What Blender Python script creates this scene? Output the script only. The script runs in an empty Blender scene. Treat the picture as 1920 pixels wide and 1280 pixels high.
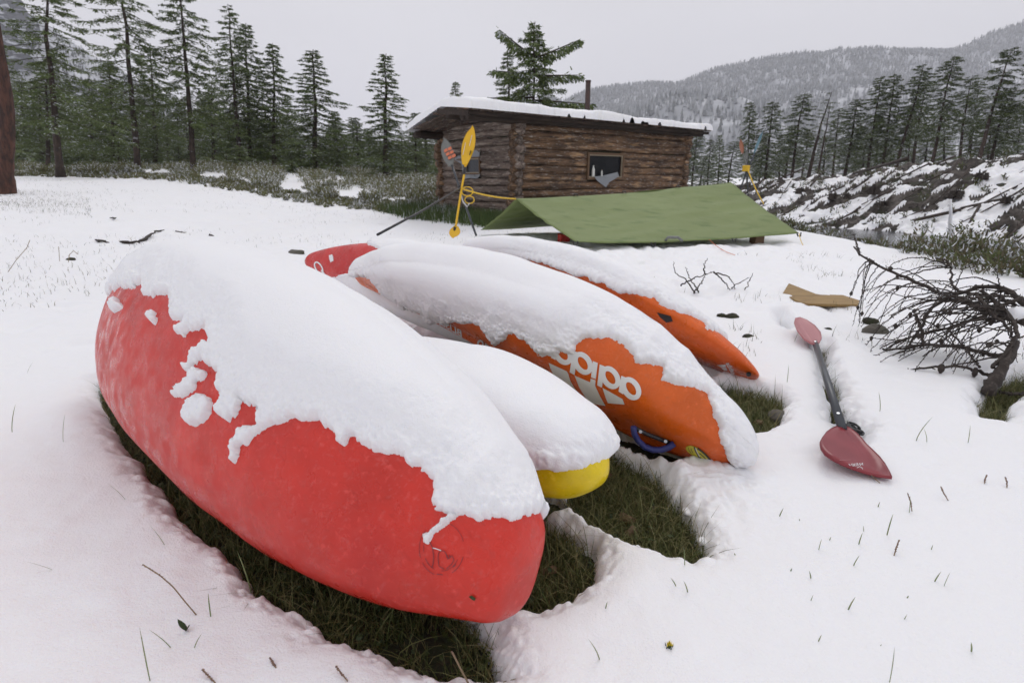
import bpy, math, random
import numpy as np
from mathutils import Vector, Matrix
from mathutils.bvhtree import BVHTree
from mathutils.geometry import tessellate_polygon

random.seed(7); RNG = np.random.default_rng(7)
SC = bpy.context.scene
COL = SC.collection

# ---------------------------------------------------------------- camera, sky, sun, exposure
F = 1050.0; CH = 0.95; PITCH = math.atan(305 / F)
CP, SP = math.cos(PITCH), math.sin(PITCH)
cd = bpy.data.cameras.new("camera"); cam = bpy.data.objects.new("camera", cd); COL.objects.link(cam)
cam.location = (0, 0, CH); cam.rotation_euler = (math.pi / 2 - PITCH, 0, 0)
cd.sensor_width = 36; cd.lens = 36 * F / 1920; cd.clip_start = 0.05; cd.clip_end = 12000
cd.dof.use_dof = True; cd.dof.focus_distance = 1.9; cd.dof.aperture_fstop = 5.6
SC.camera = cam

w = bpy.data.worlds.new("World"); SC.world = w; w.use_nodes = True
SUN_EL, SUN_ROT = math.radians(52), math.radians(200)
def world():
    nt = w.node_tree; n = nt.nodes; l = nt.links; n.clear()
    out = n.new("ShaderNodeOutputWorld"); bg = n.new("ShaderNodeBackground")
    sky = n.new("ShaderNodeTexSky"); sky.sky_type = 'NISHITA'; sky.sun_disc = False
    sky.sun_elevation = SUN_EL; sky.sun_rotation = SUN_ROT; sky.dust_density = 3
    hs = n.new("ShaderNodeHueSaturation"); hs.inputs['Saturation'].default_value = 0.15
    # overcast: an even cloud deck that brightens gently towards the zenith
    tc = n.new("ShaderNodeTexCoord"); sx = n.new("ShaderNodeSeparateXYZ")
    mr = n.new("ShaderNodeMapRange"); mr.inputs['From Min'].default_value = 0; mr.inputs['From Max'].default_value = 1
    mr.inputs['To Min'].default_value = 0; mr.inputs['To Max'].default_value = 1
    ns = n.new("ShaderNodeTexNoise"); ns.inputs['Scale'].default_value = 1.6; ns.inputs['Detail'].default_value = 3
    mp = n.new("ShaderNodeMapping"); mp.inputs['Scale'].default_value = (1, 1, 3)
    cl = n.new("ShaderNodeMix"); cl.data_type = 'RGBA'
    cl.inputs['A'].default_value = (6.9, 6.8, 7.35, 1); cl.inputs['B'].default_value = (10.1, 10.05, 10.4, 1)
    vm = n.new("ShaderNodeMix"); vm.data_type = 'RGBA'; vm.blend_type = 'MULTIPLY'; vm.inputs['Factor'].default_value = 1
    nr = n.new("ShaderNodeMapRange"); nr.inputs['From Min'].default_value = .3; nr.inputs['From Max'].default_value = .7
    nr.inputs['To Min'].default_value = .955; nr.inputs['To Max'].default_value = 1.045
    mx = n.new("ShaderNodeMix"); mx.data_type = 'RGBA'; mx.inputs['Factor'].default_value = 0.92
    l.new(tc.outputs['Generated'], sx.inputs[0]); l.new(sx.outputs['Z'], mr.inputs['Value']); l.new(mr.outputs[0], cl.inputs['Factor'])
    l.new(tc.outputs['Generated'], mp.inputs[0]); l.new(mp.outputs[0], ns.inputs['Vector']); l.new(ns.outputs['Fac'], nr.inputs['Value'])
    l.new(cl.outputs['Result'], vm.inputs['A']); l.new(nr.outputs[0], vm.inputs['B'])
    l.new(sky.outputs[0], hs.inputs['Color']); l.new(hs.outputs[0], mx.inputs['A']); l.new(vm.outputs['Result'], mx.inputs['B'])
    l.new(mx.outputs['Result'], bg.inputs['Color']); bg.inputs['Strength'].default_value = 0.097
    l.new(bg.outputs[0], out.inputs['Surface'])
world()
sd_ = bpy.data.lights.new("sun", 'SUN'); sd_.energy = 0.6; sd_.angle = math.radians(25); sd_.color = (1, .97, .93)
sun = bpy.data.objects.new("sun", sd_); COL.objects.link(sun)
sun.rotation_euler = (math.pi / 2 - SUN_EL, 0, math.radians(160))
SC.view_settings.view_transform = 'Standard'; SC.view_settings.look = 'None'
SC.view_settings.exposure = 0.0; SC.view_settings.gamma = 1
SC.view_settings.use_curve_mapping = False
SC.cycles.use_denoising = True
SC.cycles.max_bounces = 6; SC.cycles.diffuse_bounces = 3; SC.cycles.glossy_bounces = 2; SC.cycles.transparent_max_bounces = 6
SC.cycles.volume_bounces = 1

# ---------------------------------------------------------------- numeric helpers
def ss(a, b, x):
    t = np.clip((x - a) / (b - a), 0, 1); return t * t * (3 - 2 * t)
def _h(i, j, k, s):
    n = (i * 374761393 + j * 668265263 + k * 2147483647 * 0 + k * 1274126177 + s * 974634777).astype(np.int64)
    n = (n ^ (n >> 13)) * 1274126177; n = n & 0x7fffffff
    n = (n ^ (n >> 16)) & 0xffff
    return n / 32767.5 - 1
def noise(P, sc=1.0, seed=0):
    P = np.asarray(P, float) * sc
    if P.shape[-1] == 2: P = np.concatenate([P, np.zeros(P.shape[:-1] + (1,))], -1)
    I = np.floor(P).astype(np.int64); f = P - I; u = f * f * f * (f * (f * 6 - 15) + 10); r = 0
    for a in (0, 1):
        for b in (0, 1):
            for c in (0, 1):
                wgt = (u[..., 0] if a else 1 - u[..., 0]) * (u[..., 1] if b else 1 - u[..., 1]) * (u[..., 2] if c else 1 - u[..., 2])
                r = r + wgt * _h(I[..., 0] + a, I[..., 1] + b, I[..., 2] + c, seed)
    return r
def fbm(P, sc, o=3, seed=0):
    r = 0; a = 1
    for i in range(o): r = r + a * noise(P, sc * 2 ** i, seed + i); a *= .5
    return r
def proj(P):
    P = np.asarray(P, float); x, y, z = P[..., 0], P[..., 1], P[..., 2] - CH
    d = np.maximum(y * CP - z * SP, .05); u = y * SP + z * CP
    return np.stack([960 + F * x / d, 640 - F * u / d], -1), d
def ray(px, py):
    a = (px - 960) / F; b = (640 - py) / F
    return np.array([a, CP + b * SP, -SP + b * CP])
def G(px, py, z=0.0):
    d = ray(px, py); t = (z - CH) / d[2]; return d * t + np.array([0, 0, CH])
def Q(px, py, Y):
    d = ray(px, py); return d * (Y / d[1]) + np.array([0, 0, CH])
def sdpoly(p, poly):
    poly = np.asarray(poly, float); x, y = p[..., 0], p[..., 1]
    d = np.full(x.shape, 1e18); ins = np.zeros(x.shape, bool); n = len(poly)
    for i in range(n):
        a = poly[i]; b = poly[(i + 1) % n]; e = b - a
        t = np.clip(((x - a[0]) * e[0] + (y - a[1]) * e[1]) / (e @ e + 1e-12), 0, 1)
        d = np.minimum(d, (x - a[0] - t * e[0]) ** 2 + (y - a[1] - t * e[1]) ** 2)
        c = ((a[1] > y) != (b[1] > y)) & (x < (b[0] - a[0]) * (y - a[1]) / (b[1] - a[1] + 1e-12) + a[0])
        ins ^= c
    return np.where(ins, 1, -1) * np.sqrt(d)
def mesh(name, V, Fc, smooth=True):
    V = np.asarray(V, np.float32).reshape(-1, 3); me = bpy.data.meshes.new(name)
    me.vertices.add(len(V)); me.vertices.foreach_set('co', V.ravel())
    if isinstance(Fc, np.ndarray): Fl = [Fc] if len(Fc) else []
    else: Fl = [np.asarray(f, np.int32) for f in Fc if len(f)]
    nl = sum(f.size for f in Fl); nf = sum(len(f) for f in Fl)
    me.loops.add(nl); me.polygons.add(nf)
    me.loops.foreach_set('vertex_index', np.concatenate([f.ravel() for f in Fl]).astype(np.int32))
    st = []; o = 0
    for f in Fl:
        st.append(o + np.arange(len(f)) * f.shape[1]); o += f.size
    me.polygons.foreach_set('loop_start', np.concatenate(st).astype(np.int32))
    me.polygons.foreach_set('use_smooth', np.full(nf, smooth))
    me.update(calc_edges=True)
    return me
def link(name, me, m=None, parent=None):
    if m is not None and len(me.materials) == 0: me.materials.append(m)
    o = bpy.data.objects.new(name, me); COL.objects.link(o)
    if parent is not None: o.parent = parent
    return o
def tag(o, label=None, cat=None, group=None, kind=None):
    if label: o['label'] = label
    if cat: o['category'] = cat
    if group: o['group'] = group
    if kind: o['kind'] = kind
    return o
def empty(name, label, cat, group=None, loc=(0, 0, 0)):
    o = bpy.data.objects.new(name, None); COL.objects.link(o); o.location = loc; o.empty_display_size = .1
    return tag(o, label, cat, group)
class MB:
    """collects simple shapes into one mesh"""
    def __init__(s): s.v = []; s.q = []; s.t = []; s.n = 0
    def add(s, V, q=(), t=()):
        V = np.asarray(V, float).reshape(-1, 3)
        if len(q): s.q.append(np.asarray(q, np.int64) + s.n)
        if len(t): s.t.append(np.asarray(t, np.int64) + s.n)
        s.v.append(V); s.n += len(V)
    def tube(s, pts, rad, k=6, cap=True, flat=1.0, rn=0.0, up=(0, 0, 1)):
        pts = np.asarray(pts, float); n = len(pts); rad = np.broadcast_to(np.asarray(rad, float), (n,))
        T = np.gradient(pts, axis=0); T /= np.linalg.norm(T, axis=1, keepdims=True) + 1e-9
        u = np.array(up, float)
        if abs(T.mean(0) @ u) > .9 * np.linalg.norm(T.mean(0)): u = np.array([1., 0, 0])
        N = u - T * (T @ u)[:, None]; N /= np.linalg.norm(N, axis=1, keepdims=True) + 1e-9
        B = np.cross(T, N); a = np.arange(k) * 2 * np.pi / k
        rr = rad[:, None] * (1 + (rn * RNG.uniform(-1, 1, (n, k)) if rn else 0))
        V = pts[:, None] + N[:, None] * (rr * np.cos(a) * flat)[..., None] + B[:, None] * (rr * np.sin(a))[..., None]
        i = np.arange(n - 1)[:, None] * k; j = np.arange(k)[None]; j2 = (j + 1) % k
        q = np.stack([i + j, i + j2, i + k + j2, i + k + j], -1).reshape(-1, 4)
        V = V.reshape(-1, 3)
        if cap:
            V = np.concatenate([V, pts[:1], pts[-1:]]); c0 = n * k
            jj = np.arange(k); t = np.concatenate([np.stack([jj * 0 + c0, (jj + 1) % k, jj], -1), np.stack([jj * 0 + c0 + 1, (n - 1) * k + jj, (n - 1) * k + (jj + 1) % k], -1)])
            s.add(V, q, t)
        else: s.add(V, q)
    def box(s, c, ax, ay, az):
        c, ax, ay, az = map(lambda a: np.asarray(a, float), (c, ax, ay, az))
        V = [c + i * ax + j * ay + k * az for i in (-1, 1) for j in (-1, 1) for k in (-1, 1)]
        s.add(V, [[0, 1, 3, 2], [4, 6, 7, 5], [0, 4, 5, 1], [2, 3, 7, 6], [0, 2, 6, 4], [1, 5, 7, 3]])
    def build(s, name, m, parent=None, smooth=False):
        f = []
        if s.q: f.append(np.concatenate(s.q))
        if s.t: f.append(np.concatenate(s.t))
        return link(name, mesh(name, np.concatenate(s.v), f, smooth), m, parent)

# ---------------------------------------------------------------- materials
def mat(name, col, rough=.6, bump=None, noise_cols=None, metallic=0, spec=.5, extra=None, sss=0, rot=None):
    m = bpy.data.materials.new(name); m.use_nodes = True; nt = m.node_tree; n = nt.nodes; l = nt.links
    b = n['Principled BSDF']; b.inputs['Base Color'].default_value = (*col, 1); b.inputs['Roughness'].default_value = rough
    b.inputs['Metallic'].default_value = metallic; b.inputs['Specular IOR Level'].default_value = spec
    if sss:
        b.inputs['Subsurface Weight'].default_value = sss; b.inputs['Subsurface Radius'].default_value = (.03, .035, .045); b.inputs['Subsurface Scale'].default_value = .5
    tc = n.new("ShaderNodeTexCoord"); csrc = tc.outputs['Object']
    if rot is not None:   # turn the grain along the timber
        vr = n.new("ShaderNodeVectorRotate"); vr.rotation_type = 'Z_AXIS'; vr.inputs['Angle'].default_value = -rot; l.new(csrc, vr.inputs['Vector']); csrc = vr.outputs[0]
    if noise_cols:
        # list of (scale vec, detail, lo, hi, colour)
        prev = None
        for (scv, det, lo, hi, c) in noise_cols:
            mp = n.new("ShaderNodeMapping"); mp.inputs['Scale'].default_value = scv
            t = n.new("ShaderNodeTexNoise"); t.inputs['Scale'].default_value = 1; t.inputs['Detail'].default_value = det
            r = n.new("ShaderNodeMapRange"); r.inputs['From Min'].default_value = lo; r.inputs['From Max'].default_value = hi
            mx = n.new("ShaderNodeMix"); mx.data_type = 'RGBA'; mx.inputs['B'].default_value = (*c, 1)
            l.new(csrc, mp.inputs[0]); l.new(mp.outputs[0], t.inputs['Vector']); l.new(t.outputs['Fac'], r.inputs['Value']); l.new(r.outputs[0], mx.inputs['Factor'])
            if prev is None: mx.inputs['A'].default_value = (*col, 1)
            else: l.new(prev, mx.inputs['A'])
            prev = mx.outputs['Result']
        l.new(prev, b.inputs['Base Color'])
    if bump:
        prev = None
        for (scv, det, st, dist) in bump:
            mp = n.new("ShaderNodeMapping"); mp.inputs['Scale'].default_value = scv
            t = n.new("ShaderNodeTexNoise"); t.inputs['Scale'].default_value = 1; t.inputs['Detail'].default_value = det
            bp = n.new("ShaderNodeBump"); bp.inputs['Strength'].default_value = st; bp.inputs['Distance'].default_value = dist
            l.new(csrc, mp.inputs[0]); l.new(mp.outputs[0], t.inputs['Vector']); l.new(t.outputs['Fac'], bp.inputs['Height'])
            if prev is not None: l.new(prev, bp.inputs['Normal'])
            prev = bp.outputs[0]
        l.new(prev, b.inputs['Normal'])
    if extra: extra(n, l, b, tc)
    return m
SNOWC = (.86, .86, .88)
M_snow = mat("snow", SNOWC, .55, [((9, 9, 9), 4, .35, .02), ((70, 70, 70), 4, .3, .006), ((210, 210, 210), 3, .6, .004)], spec=.3, sss=.25)
M_snowk = mat("snow_fresh", SNOWC, .55, [((25, 25, 25), 4, .25, .01), ((80, 80, 80), 4, .25, .005), ((240, 240, 240), 3, .6, .0035)], spec=.3, sss=.25)
def plastic(name, c, c2, worn):
    def ex(n, l, b, tc):
        # fine scratches and scuffed haze vary colour a little, gloss a lot
        pr = b.inputs['Base Color'].links[0].from_socket
        for k, (rot, sc) in enumerate((((0, .35, 2.42), (3.5, 110, 110)), ((0, -.45, 2.2), (2.5, 85, 85)), ((0, 1.0, 2.6), (5, 130, 130)), ((0, .1, 2.5), (2, 150, 150)))):
            mp = n.new("ShaderNodeMapping"); mp.vector_type = 'TEXTURE'; mp.inputs['Rotation'].default_value = rot; mp.inputs['Scale'].default_value = tuple(1 / v for v in sc)
            t = n.new("ShaderNodeTexNoise"); t.inputs['Scale'].default_value = 1; t.inputs['Detail'].default_value = 3
            r = n.new("ShaderNodeMapRange"); r.inputs['From Min'].default_value = .61; r.inputs['From Max'].default_value = .70; r.inputs['To Max'].default_value = worn * (.75 if k in (1, 3) else .5)
            mx = n.new("ShaderNodeMix"); mx.data_type = 'RGBA'; mx.inputs['B'].default_value = (*(tuple(v * .5 for v in c) if k in (1, 3) else tuple(v * .7 + .22 for v in c)), 1)
            l.new(tc.outputs['Object'], mp.inputs[0]); l.new(mp.outputs[0], t.inputs['Vector']); l.new(t.outputs['Fac'], r.inputs['Value'])
            l.new(r.outputs[0], mx.inputs['Factor']); l.new(pr, mx.inputs['A']); pr = mx.outputs['Result']
        l.new(pr, b.inputs['Base Color'])
        # water droplets
        v = n.new("ShaderNodeTexVoronoi"); v.inputs['Scale'].default_value = 170
        rr = n.new("ShaderNodeMapRange"); rr.inputs['From Min'].default_value = .28; rr.inputs['From Max'].default_value = .0
        nz = n.new("ShaderNodeTexNoise"); nz.inputs['Scale'].default_value = 18; nz.inputs['Detail'].default_value = 2
        r2 = n.new("ShaderNodeMapRange"); r2.inputs['From Min'].default_value = .5; r2.inputs['From Max'].default_value = .62
        ml = n.new("ShaderNodeMath"); ml.operation = 'MULTIPLY'
        bp = n.new("ShaderNodeBump"); bp.inputs['Strength'].default_value = .35; bp.inputs['Distance'].default_value = .002
        l.new(tc.outputs['Object'], v.inputs['Vector']); l.new(v.outputs['Distance'], rr.inputs['Value']); l.new(tc.outputs['Object'], nz.inputs['Vector']); l.new(nz.outputs['Fac'], r2.inputs['Value'])
        l.new(rr.outputs[0], ml.inputs[0]); l.new(r2.outputs[0], ml.inputs[1]); l.new(ml.outputs[0], bp.inputs['Height'])
        old = b.inputs['Normal'].links[0].from_socket; l.new(old, bp.inputs['Normal']); l.new(bp.outputs[0], b.inputs['Normal'])
        rg = n.new("ShaderNodeMapRange"); rg.inputs['From Min'].default_value = .35; rg.inputs['From Max'].default_value = .65; rg.inputs['To Min'].default_value = .5; rg.inputs['To Max'].default_value = .18
        l.new(nz.outputs['Fac'], rg.inputs['Value']); l.new(rg.outputs[0], b.inputs['Roughness'])
    return mat(name, c, .35, spec=.38, bump= [((5, 5, 5), 2, .25, .01), ((45, 45, 45), 5, .5, .0025)], noise_cols=[((3, 3, 3), 4, .4, .7, c2), ((40, 40, 40), 3, .55, .8, tuple(v * .85 + .015 for v in c)), ((7, 7, 7), 6, .45, .68, tuple(v * .80 for v in c)), ((60, 60, 60), 6, .58, .75, tuple(min(1, v * 1.02 + .03) for v in c))], extra=ex)
M_red = plastic("red_plastic", (.64, .036, .022), (.50, .024, .018), .22)
M_red2 = plastic("red_plastic_back", (.58, .03, .025), (.5, .03, .03), .2)
M_org = plastic("orange_plastic", (.72, .125, .012), (.66, .10, .012), .18)
M_yel = plastic("yellow_plastic", (.80, .60, .012), (.74, .52, .012), .2)
M_white = mat("white_print", (.78, .79, .80), .4)
M_black = mat("black_rubber", (.02, .02, .022), .45)
M_mark = mat("worn_print", (.16, .022, .03), .5)
M_blue = mat("blue_webbing", (.022, .028, .14), .6, [((400, 400, 400), 2, .5, .001)])
M_steel = mat("steel", (.35, .36, .38), .3, metallic=1)
M_stick = mat("yellow_sticker", (.62, .55, .04), .35)
M_tarp = mat("tarp_cloth", (.168, .212, .078), .6, [((4, 4, 4), 4, .4, .03), ((60, 60, 60), 3, .3, .002)], [((1.5, 1.5, 1.5), 4, .45, .7, (.185, .232, .088)), ((3, 9, 9), 3, .55, .75, (.11, .16, .05))], spec=.25)
M_seam = mat("tarp_seam", (.12, .165, .06), .6)
M_yelp = mat("yellow_paddle", (.75, .44, .015), .35)
M_grey = mat("grey_paddle", (.16, .165, .155), .4)
M_shaft = mat("dark_shaft", (.045, .05, .06), .32)
M_blade = mat("red_blade", (.20, .018, .026), .3, None, [((8, 8, 8), 3, .4, .7, (.26, .03, .04))])
M_pink = mat("frosted_red_blade", (.42, .16, .17), .4)
M_sticko = mat("orange_print", (.62, .17, .08), .45)
M_cyan = mat("blue_paddle", (.10, .30, .42), .4)
M_tripo = mat('faded_orange_blade', (.40, .17, .11), .5)
M_tripb = mat('faded_blue_blade', (.17, .29, .35), .5)
M_rope = mat("yellow_rope", (.70, .45, .04), .7)
M_ropeg = mat("grey_rope", (.5, .5, .5), .7)
M_soil = mat("soil", (.020, .017, .010), .9, [((30, 30, 30), 5, .8, .03)], [((12, 12, 12), 4, .4, .65, (.028, .034, .012)), ((40, 40, 40), 3, .55, .7, (.05, .04, .022))])
M_soil2 = mat("bank_earth", (.050, .042, .036), .9, [((3, 3, 3), 5, .9, .2)], [((2, 2, 2), 5, .42, .6, (.11, .095, .085)), ((6, 6, 6), 4, .56, .64, (.02, .017, .014))])
M_pipe = mat("rusty_pipe", (.045, .025, .022), .6, [((40, 40, 40), 3, .4, .004)], [((20, 20, 20), 3, .5, .7, (.08, .035, .025))])
M_darkpane = mat("dark_interior_pane", (.010, .011, .013), .25, spec=.12)  # opaque sheet, not clear glass: the unlit room's darkness is put into its colour
M_filmpane = mat("film_over_window", (.045, .05, .06), .35, [((20, 20, 20), 3, .6, .02)])  # film drawn opaque, with the dark interior behind it mixed into its colour
M_film = mat("plastic_film", (.25, .265, .285), .4, [((12, 12, 12), 4, .9, .03)])
M_bottle = mat("white_bottle", (.7, .7, .66), .35)
M_cardb = mat("tan_wood", (.30, .19, .07), .7, [((20, 20, 20), 4, .4, .004)], [((8, 30, 8), 3, .45, .7, (.20, .12, .045))])
M_rock = mat("rock_stone", (.10, .09, .075), .8, [((20, 20, 20), 5, .7, .02)], [((15, 15, 15), 4, .5, .7, (.05, .05, .03))])
M_river = mat("river_water", (.05, .055, .06), .18, [((3, 6, 3), 3, .3, .03)])
def island_mat(name, cols, rough=.7, snow=.0, snowup=0.0, trans=0.0):
    m = bpy.data.materials.new(name); m.use_nodes = True; n = m.node_tree.nodes; l = m.node_tree.links; b = n['Principled BSDF']
    b.inputs['Roughness'].default_value = rough; b.inputs['Specular IOR Level'].default_value = .25
    g = n.new("ShaderNodeNewGeometry"); r = n.new("ShaderNodeValToRGB"); e = r.color_ramp.elements
    r.color_ramp.interpolation = 'LINEAR'
    for i, c in enumerate(cols):
        p = i / max(1, len(cols) - 1)
        if i < 2: e[i].position = p; e[i].color = (*c, 1)
        else: x = e.new(p); x.color = (*c, 1)
    if len(cols) > 2: e[1].position = 1 / (len(cols) - 1)
    for i, c in enumerate(cols):
        pass
    l.new(g.outputs['Random Per Island'], r.inputs[0]); src = r.outputs[0]
    if snow:
        # dusting of snow: clumpy, chosen leaf by leaf
        tc = n.new("ShaderNodeTexCoord"); t = n.new("ShaderNodeTexNoise"); t.inputs['Scale'].default_value = 1.3; t.inputs['Detail'].default_value = 3
        ad = n.new("ShaderNodeMath"); ad.operation = 'MULTIPLY_ADD'; ad.inputs[1].default_value = 7.31; ad.inputs[2].default_value = 0
        fr = n.new("ShaderNodeMath"); fr.operation = 'FRACT'
        sb = n.new("ShaderNodeMath"); sb.operation = 'ADD'
        mr = n.new("ShaderNodeMapRange"); mr.inputs['From Min'].default_value = 1.5 - snow - .04; mr.inputs['From Max'].default_value = 1.5 - snow + .04
        mx = n.new("ShaderNodeMix"); mx.data_type = 'RGBA'; mx.inputs['B'].default_value = (.62, .64, .68, 1)
        l.new(g.outputs['Random Per Island'], ad.inputs[0]); l.new(ad.outputs[0], fr.inputs[0])
        l.new(tc.outputs['Object'], t.inputs['Vector']); l.new(fr.outputs[0], sb.inputs[0]); l.new(t.outputs['Fac'], sb.inputs[1])
        l.new(sb.outputs[0], mr.inputs['Value']); l.new(mr.outputs[0], mx.inputs['Factor']); l.new(src, mx.inputs['A']); src = mx.outputs['Result']
    l.new(src, b.inputs['Base Color'])
    return m
M_grass = island_mat("grass_blades", [(.05, .068, .018), (.085, .105, .03), (.30, .26, .13), (.10, .12, .035), (.055, .065, .02), (.19, .165, .075), (.075, .09, .028)], .5)
M_grassf = island_mat("meadow_blades", [(.10, .10, .05), (.06, .07, .03), (.16, .14, .08), (.09, .07, .05)], .6)
M_leaf = island_mat("weed_leaf", [(.022, .034, .010), (.03, .046, .013), (.045, .06, .02)], .5)
M_needle = island_mat("larch_needles", [(.07, .10, .036), (.11, .15, .052), (.155, .19, .068), (.09, .125, .045)], .7, snow=.06)
M_needle2 = island_mat("larch_needles_frosted", [(.068, .092, .038), (.10, .13, .052), (.135, .16, .066)], .7, snow=.12)
M_brush = island_mat("brush_leaves", [(.11, .13, .05), (.15, .165, .065), (.20, .185, .085), (.10, .08, .055), (.14, .155, .06)], .7, snow=.20)
M_brushd = island_mat("brush_leaves_river", [(.075, .095, .035), (.10, .115, .045), (.13, .11, .06), (.06, .05, .038)], .7, snow=.12)
M_bark = mat("larch_bark", (.035, .025, .02), .85, [((8, 8, 2), 4, .8, .05)], [((10, 10, 2), 4, .45, .7, (.075, .05, .038)), ((4, 4, 4), 3, .62, .72, (.3, .3, .32))])
M_barkr = mat("red_bark", (.035, .018, .014), .85, [((14, 14, 4), 5, 1, .06)], [((14, 14, 3), 4, .4, .65, (.10, .042, .028)), ((30, 30, 8), 3, .55, .7, (.03, .018, .015))])
M_twig = mat("dead_twig", (.030, .022, .018), .8, [((120, 120, 120), 3, .6, .004)], [((60, 60, 60), 3, .5, .7, (.075, .06, .05))])
def logmat(name, a, b_, c, rot=.684):
    return mat(name, a, .85, [((3, 60, 60), 5, .9, .025), ((14, 14, 14), 4, .5, .02)],
               [((1.2, 9, 9), 5, .38, .62, b_), ((3, 45, 45), 4, .52, .68, (.016, .010, .008)), ((2.2, 14, 14), 4, .56, .72, c), ((7, 60, 60), 4, .60, .68, (.46, .42, .38))], rot=rot)
M_log = logmat("weathered_log", (.21, .12, .065), (.085, .052, .034), (.45, .28, .15))
M_logg = logmat("grey_log", (.25, .19, .155), (.11, .08, .065), (.40, .33, .275), .684 + math.pi / 2)
M_plank = logmat("roof_plank", (.16, .11, .085), (.06, .04, .03), (.26, .14, .09), .684 + math.pi / 2)
M_beam = mat("dark_beam", (.03, .02, .015), .85, [((3, 40, 40), 4, .8, .02)], [((2, 12, 12), 4, .5, .7, (.06, .038, .028))], rot=.684)
M_frame = mat("window_wood", (.13, .075, .04), .7, [((30, 30, 30), 4, .5, .005)])
M_framew = mat("pale_sash", (.34, .28, .20), .6)

# ---------------------------------------------------------------- terrain shape
def bank_w(x, y): return (x - 12.3) * .857 + (y - 28) * .515
def bank_v(x, y): return (x - 12.3) * .515 - (y - 28) * .857
def terr(x, y, detail=True):
    P = np.stack([x, y], -1)
    z = .95 * ss(6, 38, y) + .55 * ss(4.5, 13, -x) * ss(2, 9, y)
    z = z + (.03 * noise(P, .55, 3) + .05 * noise(P, .17, 4) * ss(4, 12, y)) * ss(1.0, 3.0, np.hypot(x, y)) 
    wv = bank_w(x, y); v = bank_v(x, y); m = ss(1, 6, x)
    cut = np.maximum(ss(5.0 + .25 * noise(P, .6, 9), 9.2, x), ss(-6, -1.5, wv)) * m
    z = z * (1 - cut) - 1.45 * cut
    zt = .42 + np.clip((v + 7.7) / 15, -.9, 1.6) * 1.53
    zb = -1.45 + (zt + 1.45) * ss(0, 9.3, wv) ** .8 + np.clip(wv - 9.3, 0, 400) * .012
    rough = (.22 * noise(P, .5, 21) + .16 * noise(P, 1.3, 22) + .07 * noise(P, 3.1, 23)) * ss(.5, 2, wv) * (1 - .6 * ss(9, 13, wv))
    # overhanging lip of turf near the top edge
    zb = zb + rough + .22 * np.exp(-((wv - 9.0) / .5) ** 2)
    z = np.where((wv > 0) & (m > 0), np.maximum(z, zb * m + z * (1 - m)), z)
    far = ss(60, 260, np.hypot(x, y)); z = z * (1 - far) + far * 1.2
    return z
DEP = .085
PITS = {
 'a': [(176,700),(186,745),(206,805),(230,832),(256,846),(268,872),(290,888),(308,918),(330,950),(368,984),(400,1016),(428,1038),(446,1062),(466,1098),(510,1112),(552,1128),(580,1152),(603,1180),(640,1184),(690,1196),(730,1212),(762,1232),(800,1252),(850,1262),(905,1268),(975,1268),(988,1252),(962,1222),(940,1185),(930,1150),(880,1100),(600,960),(300,780),(200,690)],
 'b': [(900,1120),(960,1122),(1010,1128),(1060,1118),(1100,1092),(1130,1062),(1128,1025),(1110,990),(1072,968),(1040,948),(1000,900),(900,900)],
 'c': [(1060,905),(1078,938),(1110,958),(1180,1002),(1250,1030),(1300,1040),(1332,1034),(1334,1008),(1318,965),(1300,935),(1262,900),(1240,868),(1210,850),(1130,805),(1040,780)],
 'd': [(1340,700),(1400,712),(1455,722),(1478,745),(1465,765),(1470,785),(1430,800),(1405,792),(1380,760)],
 'e': [(1828,745),(1850,715),(1905,690),(1960,700),(1925,740),(1880,790),(1840,782)],
 'f': [(1455,592),(1470,588),(1488,615),(1478,622)],
 'g': [(1535,655),(1548,640),(1590,760),(1618,800),(1612,830),(1585,800),(1560,790)],
}
PITW = {k: [G(a, b, 0.0)[:2] for a, b in v] for k, v in PITS.items()}
BOATS = {
 'K1': [0.023, 0.953, 0.185, -1.856, 2.602, 0.338, 0.364, 0.273, 0.413, 0.312, 0.114, 0.532, 0.053, 2.497],
 'K2': [0.236, 1.306, 0.203, -1.264, 3.175, -0.03, 0.176, 0.208, -0.034, 0.367, 0.182, 0.25, 0.021, 1.507],
 'K3': [0.797, 1.713, 0.054, -0.974, 3.477, 0.369, 0.179, 0.271, 0.904, 0.228, 0.201, 0.25, 0.137, 2.153],
 'K4': [0.48, 2.771, 0.056, -1.536, 4.167, 0.367, 0.236, 0.171, 0.453, 0.526, 0.168, 0.404, 0.098, 1.914],
 'K5': [1.188, 2.556, 0.043, -0.317, 4.551, 0.367, 0.107, 0.35, 0.663, 0.259, 0.274, 0.25, 0.109, 1.673]}
for k, hw in (('K1', .17), ('K2', .16), ('K3', .10), ('K4', .14), ('K5', .10)):
    p = BOATS[k]; a = np.array(p[:2]); b = np.array(p[3:5]); t = (b - a) / np.linalg.norm(b - a); nn = np.array([t[1], -t[0]])
    a2 = a + t * .22; b2 = b - t * .3
    PITW['u' + k] = [a2 + nn * hw, b2 + nn * hw, b2 - nn * hw, a2 - nn * hw]
def pit_d(x, y):
    P = np.stack([x, y], -1); d = np.full(x.shape, -9.)
    near = (np.hypot(x, y) < 6)
    if near.any():
        q = P[near]; dd = np.full(len(q), -9.)
        for v in PITW.values(): dd = np.maximum(dd, sdpoly(q, v))
        d[near] = dd
    return d
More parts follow.
